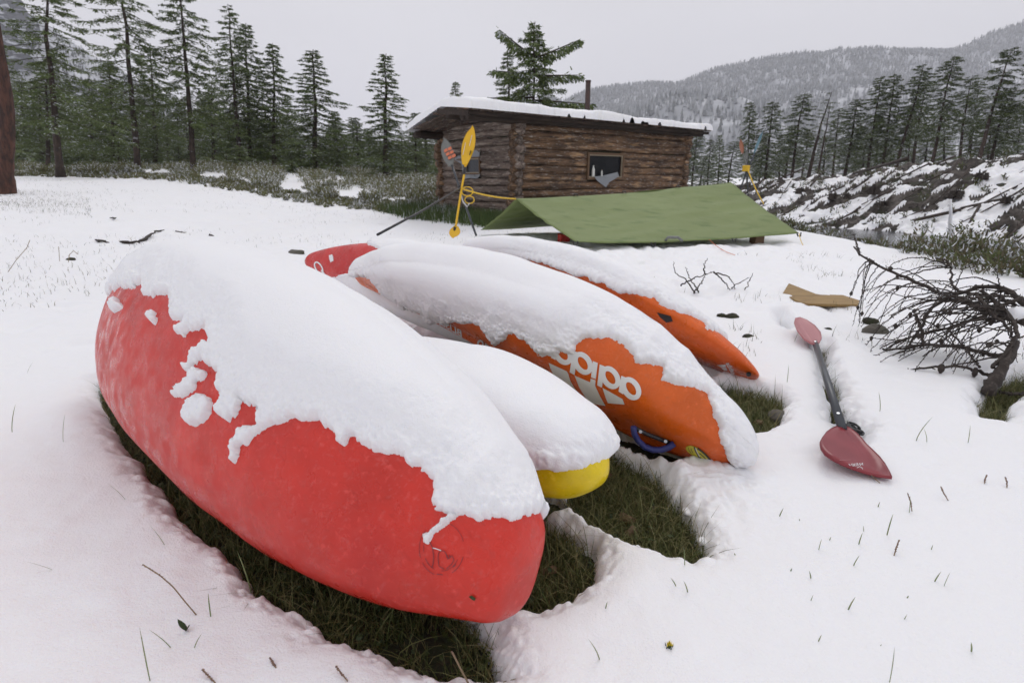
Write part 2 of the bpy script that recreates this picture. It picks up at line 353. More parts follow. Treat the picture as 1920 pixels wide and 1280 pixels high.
def snow_z(x, y):
    P = np.stack([x, y], -1); d = -pit_d(x, y)
    r = np.hypot(x, y)
    d = d + .014 * (d < .5) + (.020 * noise(P, 3.5, 30) + .008 * noise(P, 11, 31) + .007 * noise(P, 34, 32) + .003 * noise(P, 90, 29)) * (np.abs(d) < .4)
    pr = np.clip(d / .085, 0, 1); pr = np.sqrt(np.clip(1 - (1 - pr) ** 2.2, 0, 1))
    und = .012 * noise(P, 2.2, 33) + .006 * noise(P, 6, 34) + .0022 * noise(P, 19, 35)
    # trampled, clumpy snow in front of the tarp and between the boats
    lum = ss(3.2, 4.6, y) * (1 - ss(8.5, 11, y)) * ss(-.4, .6, x) * (1 - ss(4.2, 5.2, x))
    und = und + lum * (.045 * np.abs(noise(P, 3.2, 36)) + .03 * np.abs(noise(P, 8, 37)))
    l2 = np.exp(-((x - .62) ** 2 + (y - 1.62) ** 2) / .05) + .8 * np.exp(-((x - 1.0) ** 2 + (y - 2.25) ** 2) / .06)
    l3 = np.exp(-(((x - 1.3) / .3) ** 2 + ((y - 1.95) / .25) ** 2))
    und = und + l2 * (.02 * np.abs(noise(P, 14, 38)) + .014 * np.abs(noise(P, 38, 39))) + l3 * (.02 * np.abs(noise(P, 9, 40)))
    und = und + ss(1.5, 3, -x) * (1 - ss(12, 18, y)) * (.016 * noise(P, 2.6, 44) + .010 * noise(P, 6.5, 45) - .03 * ss(.45, .75, noise(P, 3.1, 46)))
    und = und + .02 * np.exp(-((d - .12) / .08) ** 2) * (r < 6) * (.4 + .6 * noise(P, 3, 41))
    return terr(x, y) - DEP * ss(0, 1, 1 - 0 * d) + DEP * pr + und * np.clip(d / .06, 0, 1) + (.010 * noise(P, 30, 42) + .006 * noise(P, 75, 43)) * np.exp(-((d - .03) / .035) ** 2), d

def grid_faces(n, m, keep=None, wrap=False):
    i = np.arange(n - 1)[:, None]; j = np.arange(m if wrap else m - 1)[None]; j2 = (j + 1) % m
    q = np.stack([i * m + j, (i + 1) * m + j, (i + 1) * m + j2, i * m + j2], -1).reshape(-1, 4)
    if keep is not None: q = q[keep[q].all(1) if keep.dtype == bool else keep]
    return q
def build_ground():
    # snow sheet as a fan, fine near the boats
    R = np.concatenate([np.geomspace(.42, 4.2, 560), np.geomspace(4.2, 58, 300)[1:]])
    A = np.radians(np.linspace(-62, 62, 640))
    r, a = np.meshgrid(R, A, indexing='ij'); x, y = r * np.sin(a), r * np.cos(a)
    z, d = snow_z(x.ravel(), y.ravel())
    V = np.stack([x.ravel(), y.ravel(), z], -1)
    q = grid_faces(len(R), len(A)); xx, yy = V[:, 0], V[:, 1]; bw, bv = bank_w(xx, yy), bank_v(xx, yy); inb = (bw > .1) & (bw < 12.6) & (bv > -11.8) & (bv < 15.8)
    q = q[(d[q] > -.004).any(1) & ~inb[q].all(1)][:, ::-1]
    used = np.zeros(len(V), bool); used[q.ravel()] = True; idx = np.cumsum(used) - 1
    V = V[used]; q = idx[q]
    V[:, 2] += np.where(d[used] <= 0, -.03, 0)
    def sex(n, l, b, tc): pass
    o = link("snow_ground", mesh("snow_ground", V, q.astype(np.int32)), M_snow); tag(o, kind='structure')
    # earth below, and the wide land beyond
    R = np.concatenate([[0.0], np.geomspace(.3, 58, 150), np.geomspace(60, 2600, 60)]); A = np.radians(np.linspace(-180, 180, 241))
    r, a = np.meshgrid(R, A, indexing='ij'); x, y = r * np.sin(a), r * np.cos(a)
    inside = (r < 57.5) & (np.abs(a) < np.radians(61.5))
    zz = terr(x.ravel(), y.ravel()).reshape(x.shape); zz = zz - np.where(inside, DEP + .012, 0) + np.where(r > 400, (r - 400) * .002, 0)
    V = np.stack([x.ravel(), y.ravel(), zz.ravel()], -1); q = grid_faces(len(R), len(A))[:, ::-1].astype(np.int32)
    me = mesh("ground", V, q); me.materials.append(M_soil); me.materials.append(M_snow)
    c = inside.ravel()[q].all(1); me.polygons.foreach_set('material_index', np.where(c, 0, 1).astype(np.int32))
    o = link("ground", me); tag(o, kind='structure')
    # eroded bank across the river: raw earth with snow lying in patches
    wl = np.linspace(-.15, 12.9, 330); vl = np.linspace(-12.1, 16.1, 460); Wg, Vg = np.meshgrid(wl, vl, indexing='ij')
    x = 12.3 + .857 * Wg + .515 * Vg; y = 28 + .515 * Wg - .857 * Vg; P = np.stack([x, y], -1)
    st = np.stack([Wg * .5 + Vg * .45, Vg * 1.3 - Wg * .7], -1)
    k = .9 * noise(st, .75, 81) + .55 * noise(st, 2.1, 82) + .35 * noise(st * [1, 2.0], 4.5, 83)
    k = k + .05 - .8 * np.exp(-((Wg - 8.75 + .25 * noise(P, .8, 84)) / .35) ** 2) + 1.2 * ss(9.0, 9.7, Wg) + .25 * np.exp(-((Wg - 2.5) / 1.2) ** 2)
    z = terr(x.ravel(), y.ravel()).reshape(x.shape) + .10 * noise(P, 2.4, 85) + .07 * noise(P, 6, 86) + .11 * ss(-.05, .25, k) * (1 - .0 * k) - .05
    edge = ss(0, .3, np.minimum(np.minimum(Wg + .15, 12.9 - Wg), np.minimum(Vg + 12.1, 16.1 - Vg))); z = z - .15 * (1 - edge)
    q = grid_faces(330, 460)[:, ::-1].astype(np.int32); me = mesh("riverbank", np.stack([x, y, z], -1).reshape(-1, 3), q); me.materials.append(M_snow); me.materials.append(M_soil2)
    me.polygons.foreach_set('material_index', (k.ravel()[q].mean(1) < .06).astype(np.int32)); o = link("riverbank", me); tag(o, kind='structure')
    # river
    mb = MB(); mb.add([(3, 8, -1.2), (60, 8, -1.2), (60, 60, -1.2), (3, 60, -1.2)], [[0, 1, 2, 3]])
    o = mb.build("river", M_river); tag(o, kind='structure')
build_ground()
# ---------------------------------------------------------------- kayaks
def boat(p, S, TH, n=2.6, crease=None):
    nearcap = .05 if p is BOATS['K1'] else .10
    if p is BOATS['K1']: n = (2.6 + .6 * (1 - ss(.0, .35, S)))[:, None]
    x0, y0, z0, x1, y1, z1, A, B, tilt, e0, e1, m, bow, pw = p
    ax = np.array([x1 - x0, y1 - y0, 0]); L = np.linalg.norm(ax); ax /= L
    lat = np.array([ax[1], -ax[0], 0]); up = np.array([0, 0, 1.])
    wv = np.where(S < m, S / m, 1) * np.where(S > m, (1 - S) / (1 - m), 1)
    prof = 1 - (1 - wv) ** pw; end = np.where(S < m, e0, e1)
    prof = end + (1 - end) * prof
    cl = np.where(S < .5, nearcap, .10); ce = np.where(S < .5, 2.0 if nearcap == .10 else 3.6, 2.0)
    cap = np.clip(np.minimum(S, 1 - S) * L / cl, 0, 1); prof = prof * (1 - (1 - cap) ** ce) ** (1 / ce)
    C = np.array([x0, y0, z0]) + S[:, None] * (np.array([x1, y1, z1]) - np.array([x0, y0, z0])) + up * (bow * (4 * S * (1 - S)))[:, None]
    if p is BOATS['K1']: prof = prof * (1 - .085 * (1 - ss(0, .12, S)))
    la = np.cos(tilt) * up + np.sin(tilt) * lat; sa = np.sin(tilt) * up - np.cos(tilt) * lat
    c, s = np.cos(TH), np.sin(TH)
    cx = np.sign(c) * abs(c) ** (2 / n); sx = np.sign(s) * abs(s) ** (2 / n)
    rad = np.ones((len(S), len(TH)))
    if crease is not None: rad = rad * crease(S[:, None], TH[None])
    P = C[:, None, :] + la * (A * prof[:, None] * cx * rad)[..., None] + sa * (B * prof[:, None] * sx * rad)[..., None]
    return P, C, la, sa, A * prof, B * prof
def capS(n, e=.04):
    a = np.linspace(0, 1, n); k = max(10, n // 14)
    return np.concatenate([e * (1 - np.cos(np.linspace(0, math.pi / 2, k))), np.linspace(e, 1 - e, n)[1:-1], 1 - e * (1 - np.cos(np.linspace(math.pi / 2, 0, k)))])
def normals(V, c):
    n = np.cross(np.roll(V, -1, 1) - np.roll(V, 1, 1), np.gradient(V, axis=0))
    n /= np.linalg.norm(n, axis=-1, keepdims=True) + 1e-12
    return n * np.sign((n * (V - c)).sum(-1).mean())
def g_(x, c, wd): return np.exp(-((x - c) / wd) ** 2)
def crease1(S, T):   # soft dents and a seam lip
    P = np.stack(np.broadcast_arrays(S * 2.5, np.cos(T) * .4, np.sin(T) * .4), -1)
    r = 1 + .012 * noise(P, 2.2, 61) + .006 * noise(P, 6, 62)
    r = r + .022 * (g_(T, math.pi, .055) + g_(T, 0, .05) + g_(T, 2 * math.pi, .05))
    r = r - .035 * g_(S, .76, .05) * g_(T, 1.6, .5) - .03 * g_(S, .66, .03) * g_(T, 1.9, .4)
    return r
def crease3(S, T):   # hard chine along the side with a shallow scoop beneath, panel line near the end
    t0 = 1.35 + 1.1 * S
    r = 1 + .05 * g_(T, t0, .16) - .05 * g_(T, t0 + .55, .35)
    r = r - .05 * g_(T, 3.25, .09) * ss(.12, .25, S) + .02 * g_(T, 3.42, .08)
    r = r - .012 * ss(0, .012, S - (.13 + .02 * (T - 2.6) ** 2)) * ss(2.0, 2.3, T) * (1 - ss(3.1, 3.3, T))
    return r
def make_boat(key, root, mh, crease, nS=170, nT=120, split=(-.12, math.pi + .12), n=2.6):
    p = BOATS[key]; S = capS(nS); T = np.linspace(0, 2 * math.pi, nT, endpoint=False)
    V, C, la, sa, Ar, Br = boat(p, S, T, n, crease)
    Vf = V.reshape(-1, 3); q = grid_faces(len(S), nT, wrap=True)[:, ::-1].astype(np.int32)
    bvh = BVHTree.FromPolygons([tuple(v) for v in Vf], [tuple(int(i) for i in f) for f in q])
    tm = T[q % nT]; tm = np.where(tm > math.pi * 1.5, tm - 2 * math.pi, tm)
    # hull = keel side, deck = the other shell
    hullq = ((tm > split[0]) & (tm < split[1])).all(1)
    nn = normals(V, C[:, None])
    f0 = np.cross(Vf[q[0, 1]] - Vf[q[0, 0]], Vf[q[0, 2]] - Vf[q[0, 1]])
    mid = len(q) // 2; f0 = np.cross(Vf[q[mid, 1]] - Vf[q[mid, 0]], Vf[q[mid, 2]] - Vf[q[mid, 1]])
    if f0 @ nn.reshape(-1, 3)[q[mid, 0]] < 0: q = q[:, ::-1].copy()
    for nm, sel in (('hull', hullq), ('deck', ~hullq)):
        used = np.unique(q[sel]); ix = np.full(len(Vf), -1); ix[used] = np.arange(len(used))
        link(nm, mesh(nm, Vf[used], ix[q[sel]].astype(np.int32)), mh, root)
    # cockpit rim on the deck side
    mb = MB(); ph = np.linspace(0, 2 * math.pi, 33); i0 = int(len(S) * .5)
    P, Lb = [], np.linalg.norm(C[-1] - C[0]); axd = (C[-1] - C[0]) / Lb
    for a in ph:
        c0 = C[i0] + axd * .40 * math.cos(a); si = np.clip(np.interp(.5 + .40 * math.cos(a) / Lb, [0, 1], [0, len(S) - 1]), 0, len(S) - 1)
        wd = .6 * Ar[int(si)] * math.sin(a); y = wd / max(Ar[int(si)], 1e-3)
        P.append(C[int(si)] + la * wd - sa * (Br[int(si)] * (1 - abs(y) ** 2.6) ** (1 / 2.6) + .012))
    mb.tube(P, .014, 6, cap=False); mb.build('cockpit_rim', M_black, root, True)
    return dict(bvh=bvh, C=C, la=la, sa=sa, p=p, V=V)
def sdline(P, polys):
    d = np.full(P.shape[:-1], -1e9)
    for k, po in enumerate(polys): d = np.maximum(d, sdpoly(P, po))
    return d
def boat_snow(key, root, polys, n, crease, nS, nT, T0=.05, trange=(0, 2 * math.pi), edge=.04, seed=0, S=None, rag=1.0):
    p = BOATS[key]; S = capS(nS) if S is None else S
    T = np.linspace(trange[0], trange[1], nT, endpoint=False)
    V, C, la, sa, Ar, Br = boat(p, S, T, n, crease); full = trange[1] - trange[0] > 6.28
    nn = np.cross(np.gradient(V, axis=1), np.gradient(V, axis=0)); nn /= np.linalg.norm(nn, axis=-1, keepdims=True) + 1e-12
    nn *= np.sign((nn * (V - C[:, None])).sum(-1).mean())
    pp, dep = proj(V); view = np.array([0, 0, CH]) - V
    cosv = (nn * view).sum(-1) / np.linalg.norm(view, axis=-1)
    dpx = sdline(pp.reshape(-1, 2), polys).reshape(dep.shape) * dep / F
    dpx = dpx * np.where(dpx < .3, 1.25, 1)
    dn = (nn[..., 2] - .12) * .35
    k = ss(-.02, .10, cosv); d = np.where(cosv > .02, dpx, np.minimum(np.minimum(dn, .3), dpx + .015))
    d = np.minimum(d, .25)
    P = V
    dd = d + rag * (.012 * noise(P, 12, 71 + seed) + .008 * noise(P, 32, 72 + seed) + .006 * noise(P, 75, 73 + seed) + .003 * noise(P, 150, 78 + seed)) * (cosv > .02)
    up = np.clip(nn[..., 2], 0, 1)
    T_ = edge + (T0 - edge) * ss(.02, .16, dd)
    t = np.clip(dd / (edge * .75), 0, 1); prof = np.sqrt(np.clip(1 - (1 - t) ** 2, 0, 1))
    near = 1 - ss(.012, .085, dd)
    lump = (.16 * noise(P, 38, 74 + seed) + .18 * noise(P, 95, 75 + seed) + .12 * noise(P, 170, 79 + seed)) * near + .06 * noise(P, 9, 76 + seed)
    th = T_ * prof * (1 + lump) + .003 * noise(P, 4, 77 + seed) * (1 - near)
    dr = nn * (.75 - .25 * up[..., None]) + np.array([0, 0, 1.]) * (.2 + .45 * up[..., None]); dr /= np.linalg.norm(dr, axis=-1, keepdims=True)
    W = V + dr * np.where(dd > 0, th, -.006)[..., None]
    q = grid_faces(len(S), nT, wrap=full).astype(np.int64); keep = (dd.ravel()[q] > 0).any(1); q = q[keep]
    Vf = W.reshape(-1, 3); used = np.unique(q); ix = np.full(len(Vf), -1); ix[used] = np.arange(len(used)); q = ix[q].astype(np.int32)
    v2 = Vf[used]; mid = q[len(q) // 2]; fn = np.cross(v2[mid[1]] - v2[mid[0]], v2[mid[2]] - v2[mid[1]])
    if fn @ nn.reshape(-1, 3)[used[mid[0]]] < 0: q = q[:, ::-1].copy()
    return link('snow_cover', mesh('snow_cover', v2, q), M_snowk, root)
def decal(name, info, shapes, m, root, off=.0022, maxe=3.0, label=None):
    """flat print laid onto the hull: outlines given as (polygon | strip) in photo coordinates"""
    import bmesh
    bm = bmesh.new()
    for sh in shapes:
        if sh[0] == 'poly':
            tri = tessellate_polygon([[Vector((a, b, 0)) for a, b in sh[1]]]); vs = [bm.verts.new((a, b, 0)) for a, b in sh[1]]
            for t in tri:
                try: bm.faces.new([vs[i] for i in t])
                except ValueError: pass
        elif sh[0] == 'tri':
            vs = [bm.verts.new((a, b, 0)) for a, b in sh[1]]
            for t in sh[2]:
                try: bm.faces.new([vs[i] for i in t])
                except ValueError: pass
        else:
            pts = np.array(sh[1], float); wd = sh[2]; closed = len(sh) > 3
            if closed: tg = np.roll(pts, -1, 0) - np.roll(pts, 1, 0)
            else: tg = np.gradient(pts, axis=0)
            tg /= np.linalg.norm(tg, axis=1, keepdims=True) + 1e-9; nr = np.stack([-tg[:, 1], tg[:, 0]], -1) * (np.broadcast_to(np.asarray(wd, float), (len(pts),))[:, None] / 2)
            a = [bm.verts.new((*v, 0)) for v in pts + nr]; b = [bm.verts.new((*v, 0)) for v in pts - nr]; N = len(pts)
            for i in range(N if closed else N - 1):
                j = (i + 1) % N; bm.faces.new([a[i], a[j], b[j], b[i]])
    for _ in range(5):
        es = [e for e in bm.edges if (e.verts[0].co - e.verts[1].co).length > maxe]
        if not es: break
        bmesh.ops.subdivide_edges(bm, edges=es, cuts=1, use_grid_fill=True)
    bmesh.ops.triangulate(bm, faces=bm.faces)
    dead = []
    o = Vector((0, 0, CH))
    for v in bm.verts:
        d = Vector(ray(v.co.x, v.co.y)).normalized(); h = info['bvh'].ray_cast(o, d)
        if h[0] is None: dead.append(v); continue
        nn = h[1] if h[1].dot(d) < 0 else -h[1]
        if -nn.dot(d) < .08: dead.append(v); continue
        v.co = h[0] + nn * off
    bmesh.ops.delete(bm, geom=dead, context='VERTS')
    if not bm.faces: bm.free(); return None
    me = bpy.data.meshes.new(name); bm.to_mesh(me); bm.free()
    ob = link(name, me, m, root)
    if label: ob['label'] = label
    return ob
def text_shape(txt, org, u, v, bold=.012):
    """glyph triangles of a line of text; org = start of the baseline, u = step per unit along, v = per unit up"""
    cu = bpy.data.curves.new('txt', 'FONT'); cu.body = txt; cu.offset = bold; cu.resolution_u = 4
    ob = bpy.data.objects.new('txt', cu); COL.objects.link(ob); bpy.context.view_layer.update()
    me = bpy.data.meshes.new_from_object(ob.evaluated_get(bpy.context.evaluated_depsgraph_get())); me.calc_loop_triangles()
    co = np.array([x.co[:2] for x in me.vertices]); wd = co[:, 0].max(); co[:, 0] /= wd; co[:, 1] /= co[:, 1].max()
    P = np.array(org) + co[:, :1] * np.array(u) + co[:, 1:] * np.array(v)
    tr = [tuple(t.vertices) for t in me.loop_triangles]
    bpy.data.objects.remove(ob); bpy.data.curves.remove(cu); bpy.data.meshes.remove(me)
    return ('tri', [tuple(x) for x in P], tr)
def ell(cx, cy, a, b, n=28):
    return [(cx + a[0] * math.cos(t) + b[0] * math.sin(t), cy + a[1] * math.cos(t) + b[1] * math.sin(t)) for t in np.linspace(0, 2 * math.pi, n, endpoint=False)]

# --- front red kayak
k1 = empty('kayak', "big scuffed red kayak in front, lying on its side under thick snow", 'kayak', 'snow-covered kayaks lying side by side', G(560, 1000, -.08))
def put(root):  # children keep world coordinates
    root_loc = root.location.copy()
    for c in root.children: c.location = c.location - root_loc
B1 = [(150,600),(198,550),(225,535),(247,545),(268,530),(270,548),(290,560),(318,556),(325,598),(350,600),(345,620),(390,615),(395,640),(392,680),(415,700),(412,730),(420,745),(405,775),(430,790),(440,770),(455,750),(490,755),(495,775),(485,805),(500,800),(530,790),(560,790),(600,795),(630,812),(645,838),(660,828),(700,850),(720,850),(760,855),(775,872),(800,885),(815,900),(822,955),(835,965),(855,967),(900,975),(960,975),(1020,962),(1200,900),(1100,300),(100,300)]
X1 = [[(330,742),(333,728),(350,712),(372,695),(381,703),(368,722),(350,742),(338,748)], [(350,775),(358,758),(370,747),(395,750),(402,760),(396,776),(375,790),(356,788)],
      [(505,795),(485,800),(455,808),(440,828),(437,862),(440,875),(446,868),(448,840),(462,832),(490,812)], [(870,962),(845,962),(820,980),(795,1002),(792,1014),(804,1015),(820,1000),(850,980)],
      [(405,640),(382,650),(362,668),(350,690),(356,696),(372,672),(400,662)], [(360,600),(345,612),(338,622),(345,628),(358,616)], [(276,592),(284,584),(292,590),(288,603),(280,604)], [(210,575),(222,568),(226,576),(216,585)]]
i1 = make_boat('K1', k1, M_red, crease1)
boat_snow('K1', k1, [B1] + X1, 2.6, crease1, 780, 430, .055, (-.9, 2.6), .026, 0)
ring = lambda c, a, b, wd, t0, t1, n=14: ('strip', [(c[0] + a * math.cos(t), c[1] + b * math.sin(t)) for t in np.linspace(t0, t1, n)], wd)
c = (829, 1028)
o = decal('worn_emblem', i1, [ring(c, 42, 50, 1.0, .3, 1.1), ring(c, 42, 50, .9, 1.9, 2.6), ring(c, 42, 50, .8, 2.8, 3.9), ring(c, 42, 50, .8, 5.1, 6.0), ring(c, 34, 41, .8, .5, 1.6), ring(c, 34, 41, 1.0, 2.0, 2.7), ring(c, 34, 41, .7, 3.0, 4.2),
   ('strip', [(806,1014),(812,1026),(814,1042),(813,1056),(811,1062)], 1.4), ('strip', [(834,1066),(824,1060),(822,1045),(823,1036),(828,1031),(834,1032),(839,1040),(842,1046),(848,1040),(852,1048),(848,1056),(838,1065)], 1.3), ('strip', [(838,1040),(840,1047),(845,1044),(843,1039)], 1.6),
   ('strip', [(850,1062),(855,1057)], 1.6), ('strip', [(820,1075),(831,1076)], 1.4), ('strip', [(833,985),(840,975),(850,965)], 1.0)], M_mark, k1); o['kind'] = 'stuff'
decal('emblem_glint', i1, [('strip', [(812,1026),(820,1028),(828,1031)], 1.6)], M_white, k1)
decal('leaf_scrap', i1, [('poly', [(880,1116),(886,1114),(893,1119),(891,1124),(885,1121)])], M_leaf, k1, .004)
put(k1)

# --- yellow kayak
k2 = empty('kayak', "yellow kayak, only its blunt end shows beneath a smooth white snow cap", 'kayak', 'snow-covered kayaks lying side by side', G(1070, 935, -.08))
B2 = [(560,760),(980,900),(1000,878),(1040,885),(1090,880),(1120,868),(1145,858),(1220,800),(1100,500),(560,400)]
i2 = make_boat('K2', k2, M_yel, lambda S, T: 1 + 0 * S * T, 120, 90)
boat_snow('K2', k2, [B2], 2.6, None, 360, 240, .06, (-1.2, 3.6), .04, 10, rag=.4)
put(k2)

# --- orange kayak with the big print
k3 = empty('kayak', "orange kayak with big white upside-down lettering and three stripes on its side", 'kayak', 'snow-covered kayaks lying side by side', G(1370, 875, -.08))
B3 = [(560,560),(628,522),(652,526),(668,545),(664,518),(684,516),(700,528),(712,545),(722,552),(740,560),(750,572),(760,578),(790,586),(800,606),(850,602),(900,610),(915,630),(930,648),(948,636),(950,622),(985,640),(1000,650),(1010,662),(1040,668),(1055,660),(1075,664),(1080,645),(1120,628),(1150,632),(1180,650),(1190,682),(1220,684),(1240,692),(1240,712),(1290,722),(1320,742),(1335,772),(1345,800),(1355,830),(1365,852),(1372,876),(1480,900),(1500,400),(560,300)]
i3 = make_boat('K3', k3, M_org, crease3, 200, 150)
boat_snow('K3', k3, [B3], 2.6, crease3, 620, 330, .055, (-.6, 4.3), .026, 20)
cc = lambda pts: [(990 + .1146 * a, 640 + .1146 * b) for a, b in pts]
def lring(cx, cy):
    o = np.array(ell(cx, cy, (122, 82), (-24, 122), 26)); return ('strip', cc(o), 9.6, 1)
quad = lambda *a: ('poly', cc(a))
decal('brand_lettering', i3, [lring(1690, 768), quad((1530,558),(1612,592),(1600,700),(1562,862),(1485,815)), lring(1352, 588), quad((1178,372),(1258,405),(1215,752),(1138,712)),
   quad((1066,318),(1146,350),(1114,612),(1036,582)), quad((1030,600),(1110,630),(1104,720),(1020,690)), lring(902, 355), quad((740,142),(820,180),(768,546),(688,500)), lring(575, 195), quad((410,40),(485,75),(455,300),(380,262)),
   ('strip', cc(ell(178, 212, (22, 10), (-4, 22), 10)), 1.0, 1), ('strip', cc([(330,90),(290,30),(230,20),(210,70),(250,120),(300,150),(290,210),(240,225),(205,190)]), 7)], M_white, k3)
decal('three_stripes', i3, [quad((343,342),(640,482),(662,520),(700,640),(760,740),(908,945),(760,862),(640,800),(520,700),(420,540),(370,430)), quad((768,552),(1022,662),(1030,605),(1106,636),(1104,720),(1180,880),(1272,1046),(1030,1004),(940,900),(840,740)), quad((1224,752),(1548,934),(1586,1026),(1312,1002),(1270,900))], M_white, k3)
decal('small_lettering', i3, [text_shape("BLISS", (868, 632), (-40, -23), (-2, -13), .02)] , M_white, k3)
decal('small_lettering', i3, [text_shape("or:do", (946, 668), (-48, -34), (-7, 19), .02)], M_white, k3)
st = [(1170 + .1302 * a, 780 + .1302 * b) for a, b in [(890,460),(900,430),(940,415),(1010,425),(1070,450),(1130,488),(1190,540),(1240,598),(1270,640),(1282,680),(1250,690),(1180,655),(1110,610),(1030,572),(960,540),(915,500)]]
decal('round_sticker', i3, [('poly', st)], M_stick, k3)
z7 = lambda pts: [(1170 + .1302 * a, 780 + .1302 * b) for a, b in pts]
decal('sticker_print', i3, [('strip', z7([(1015,430),(1035,490),(1080,570),(1130,620)]), 2.4), ('strip', z7([(1060,450),(1130,500),(1200,565),(1250,625),(1275,670)]), 3.2), ('strip', z7([(1090,520),(1150,570),(1210,640)]), 1.6), ('strip', z7([(930,440),(940,480),(975,520)]), .9), ('strip', z7([(970,450),(975,480),(1000,520)]), .9)], M_black, k3, .0034)
decal('sticker_print', i3, [('strip', z7([(1035,445),(1055,500),(1095,570)]), 1.4)], M_white, k3, .0038)
hp = i3['bvh'].ray_cast(Vector((0, 0, CH)), Vector(ray(1225, 805)).normalized()); Yh = hp[0].y - .01 if hp[0] else 1.85
mb = MB(); mb.tube([Q(a, b, Yh - .02 - .0 * i) for i, (a, b) in enumerate([(1188,800),(1189,812),(1196,825),(1208,837),(1224,843),(1240,843),(1254,838),(1264,831)])], .0135, 8, flat=.8); h = mb.build('grab_handle', M_blue, k3, True)
mb = MB(); mb.tube([Q(a, b, Yh - .005) for a, b in [(1192,803),(1210,812),(1235,822),(1258,831)]], .008, 6); mb.build('handle_bracket', M_black, h, True)
for a, b in ((1201, 809), (1248, 827)):
    mb = MB(); mb.tube([Q(a, b, Yh - .015), Q(a, b, Yh - .022)], .006, 8); mb.build('bolt', M_steel, h)
put(k3)

# --- red kayak at the back
k4 = empty('kayak', "red kayak at the back whose bare tip shows left of the orange one", 'kayak', 'snow-covered kayaks lying side by side', G(700, 500, -.08))
B4 = [(712,470),(690,458),(704,448),(706,420),(900,300),(1600,300),(1600,900),(900,640)]
i4 = make_boat('K4', k4, M_red2, lambda S, T: 1 + 0 * S * T, 120, 90)
boat_snow('K4', k4, [B4, [(622,522),(660,512),(1000,620),(900,760),(640,640)]], 2.6, None, 260, 200, .03, (0, 2 * math.pi), .018, 30)
decal('white_lettering', i4, [('strip', ell(598, 502, (6, 10), (-5, 3), 16), 2.6, 1), ('strip', [(603, 506), (609, 515)], 3.0)], M_white, k4)
decal('white_badge', i4, [('poly', [(617,479),(623,477),(625,481),(626,489),(620,492),(618,486)])], M_white, k4)
decal('drain_slot', i4, [('strip', [(658,458),(665,455),(673,454)], 2.4)], M_black, k4)
put(k4)

# --- far orange kayak
k5 = empty('kayak', "farthest orange kayak, its rounded end pointing at the red-bladed paddle", 'kayak', 'snow-covered kayaks lying side by side', G(1410, 700, -.08))
B5 = [(700,560),(1000,488),(1100,520),(1135,533),(1160,545),(1200,556),(1225,560),(1241,571),(1279,590),(1300,592),(1312,601),(1327,616),(1357,628),(1395,648),(1412,660),(1424,690),(1500,690),(1500,300),(700,300)]
def crease5(S, T): return 1 + .05 * g_(T, 1.5 + S, .2) - .04 * g_(T, 2.3 + S, .4)
i5 = make_boat('K5', k5, M_org, crease5, 140, 110)
boat_snow('K5', k5, [B5], 2.6, crease5, 420, 240, .05, (-.9, 4.3), .026, 40)
z8 = lambda pts: [(1330 + .0573 * a, 660 + .0573 * b) for a, b in pts]
decal('small_emblem', i5, [('poly', z8([(250,410),(530,395),(550,470),(390,490)])), ('poly', z8([(390,500),(560,490),(600,600),(480,580)])), text_shape("adidas", z8([(540,350)])[0], (12, 21), (8, -2), .02)], M_white, k5)
decal('drain_plug', i5, [('poly', ell(1404, 700, (4.5, 1), (-1, 4.5), 12))], M_black, k5, .004)
decal('side_slot', i5, [('poly', [(1232,585),(1258,592),(1262,602),(1250,604),(1238,594)])], M_black, k5, .003)
put(k5)
# ---------------------------------------------------------------- log cabin
C0 = np.array([.10, 12.5]); UR = np.array([.775, .632]); UR /= np.linalg.norm(UR); UL = np.array([-UR[1], UR[0]])
LR, LL = 6.0, 2.85; ZB = .02; NL = 12; LH = (2.10 - ZB) / NL
def wp(u, v, z): a = C0 + UR * u + UL * v; return np.array([a[0], a[1], z])
cabin = empty('log_cabin', "small weathered log cabin with snow on its low roof", 'cabin', None, wp(0, 0, 0))
def wall_hit(px, py, side):
    d = ray(px, py); n = UL if side == 'r' else UR; o = C0 if side in 'rl' else C0
    t = (o @ n) / (d[:2] @ n); P = d * t + np.array([0, 0, CH]); rel = P[:2] - C0
    return (rel @ UR if side == 'r' else rel @ UL), P[2]
def logtube(mb, a, b, r, k=10):
    n = max(6, int(np.linalg.norm(b - a) / .16)); t = np.linspace(0, 1, n)[:, None]; P = a + (b - a) * t
    wob = np.stack([noise(P, 1.1, 5), noise(P, 1.1, 6), noise(P, .9, 7)], -1) * .012
    rr = r * (1 + .13 * noise(P, 1.3, 8) + .07 * RNG.uniform(-1, 1, n)); mb.tube(P + wob * 1.6, rr, k, rn=.09)
WR = [wall_hit(1099, 290, 'r'), wall_hit(1160, 333, 'r')]; u0, u1 = WR[0][0], WR[1][0]; wz1, wz0 = WR[0][1], WR[1][1] 
WL = [wall_hit(905, 297, 'l'), wall_hit(879, 325, 'l')]; v0, v1 = WL[0][0], WL[1][0]; lz1, lz0 = WL[0][1], WL[1][1]
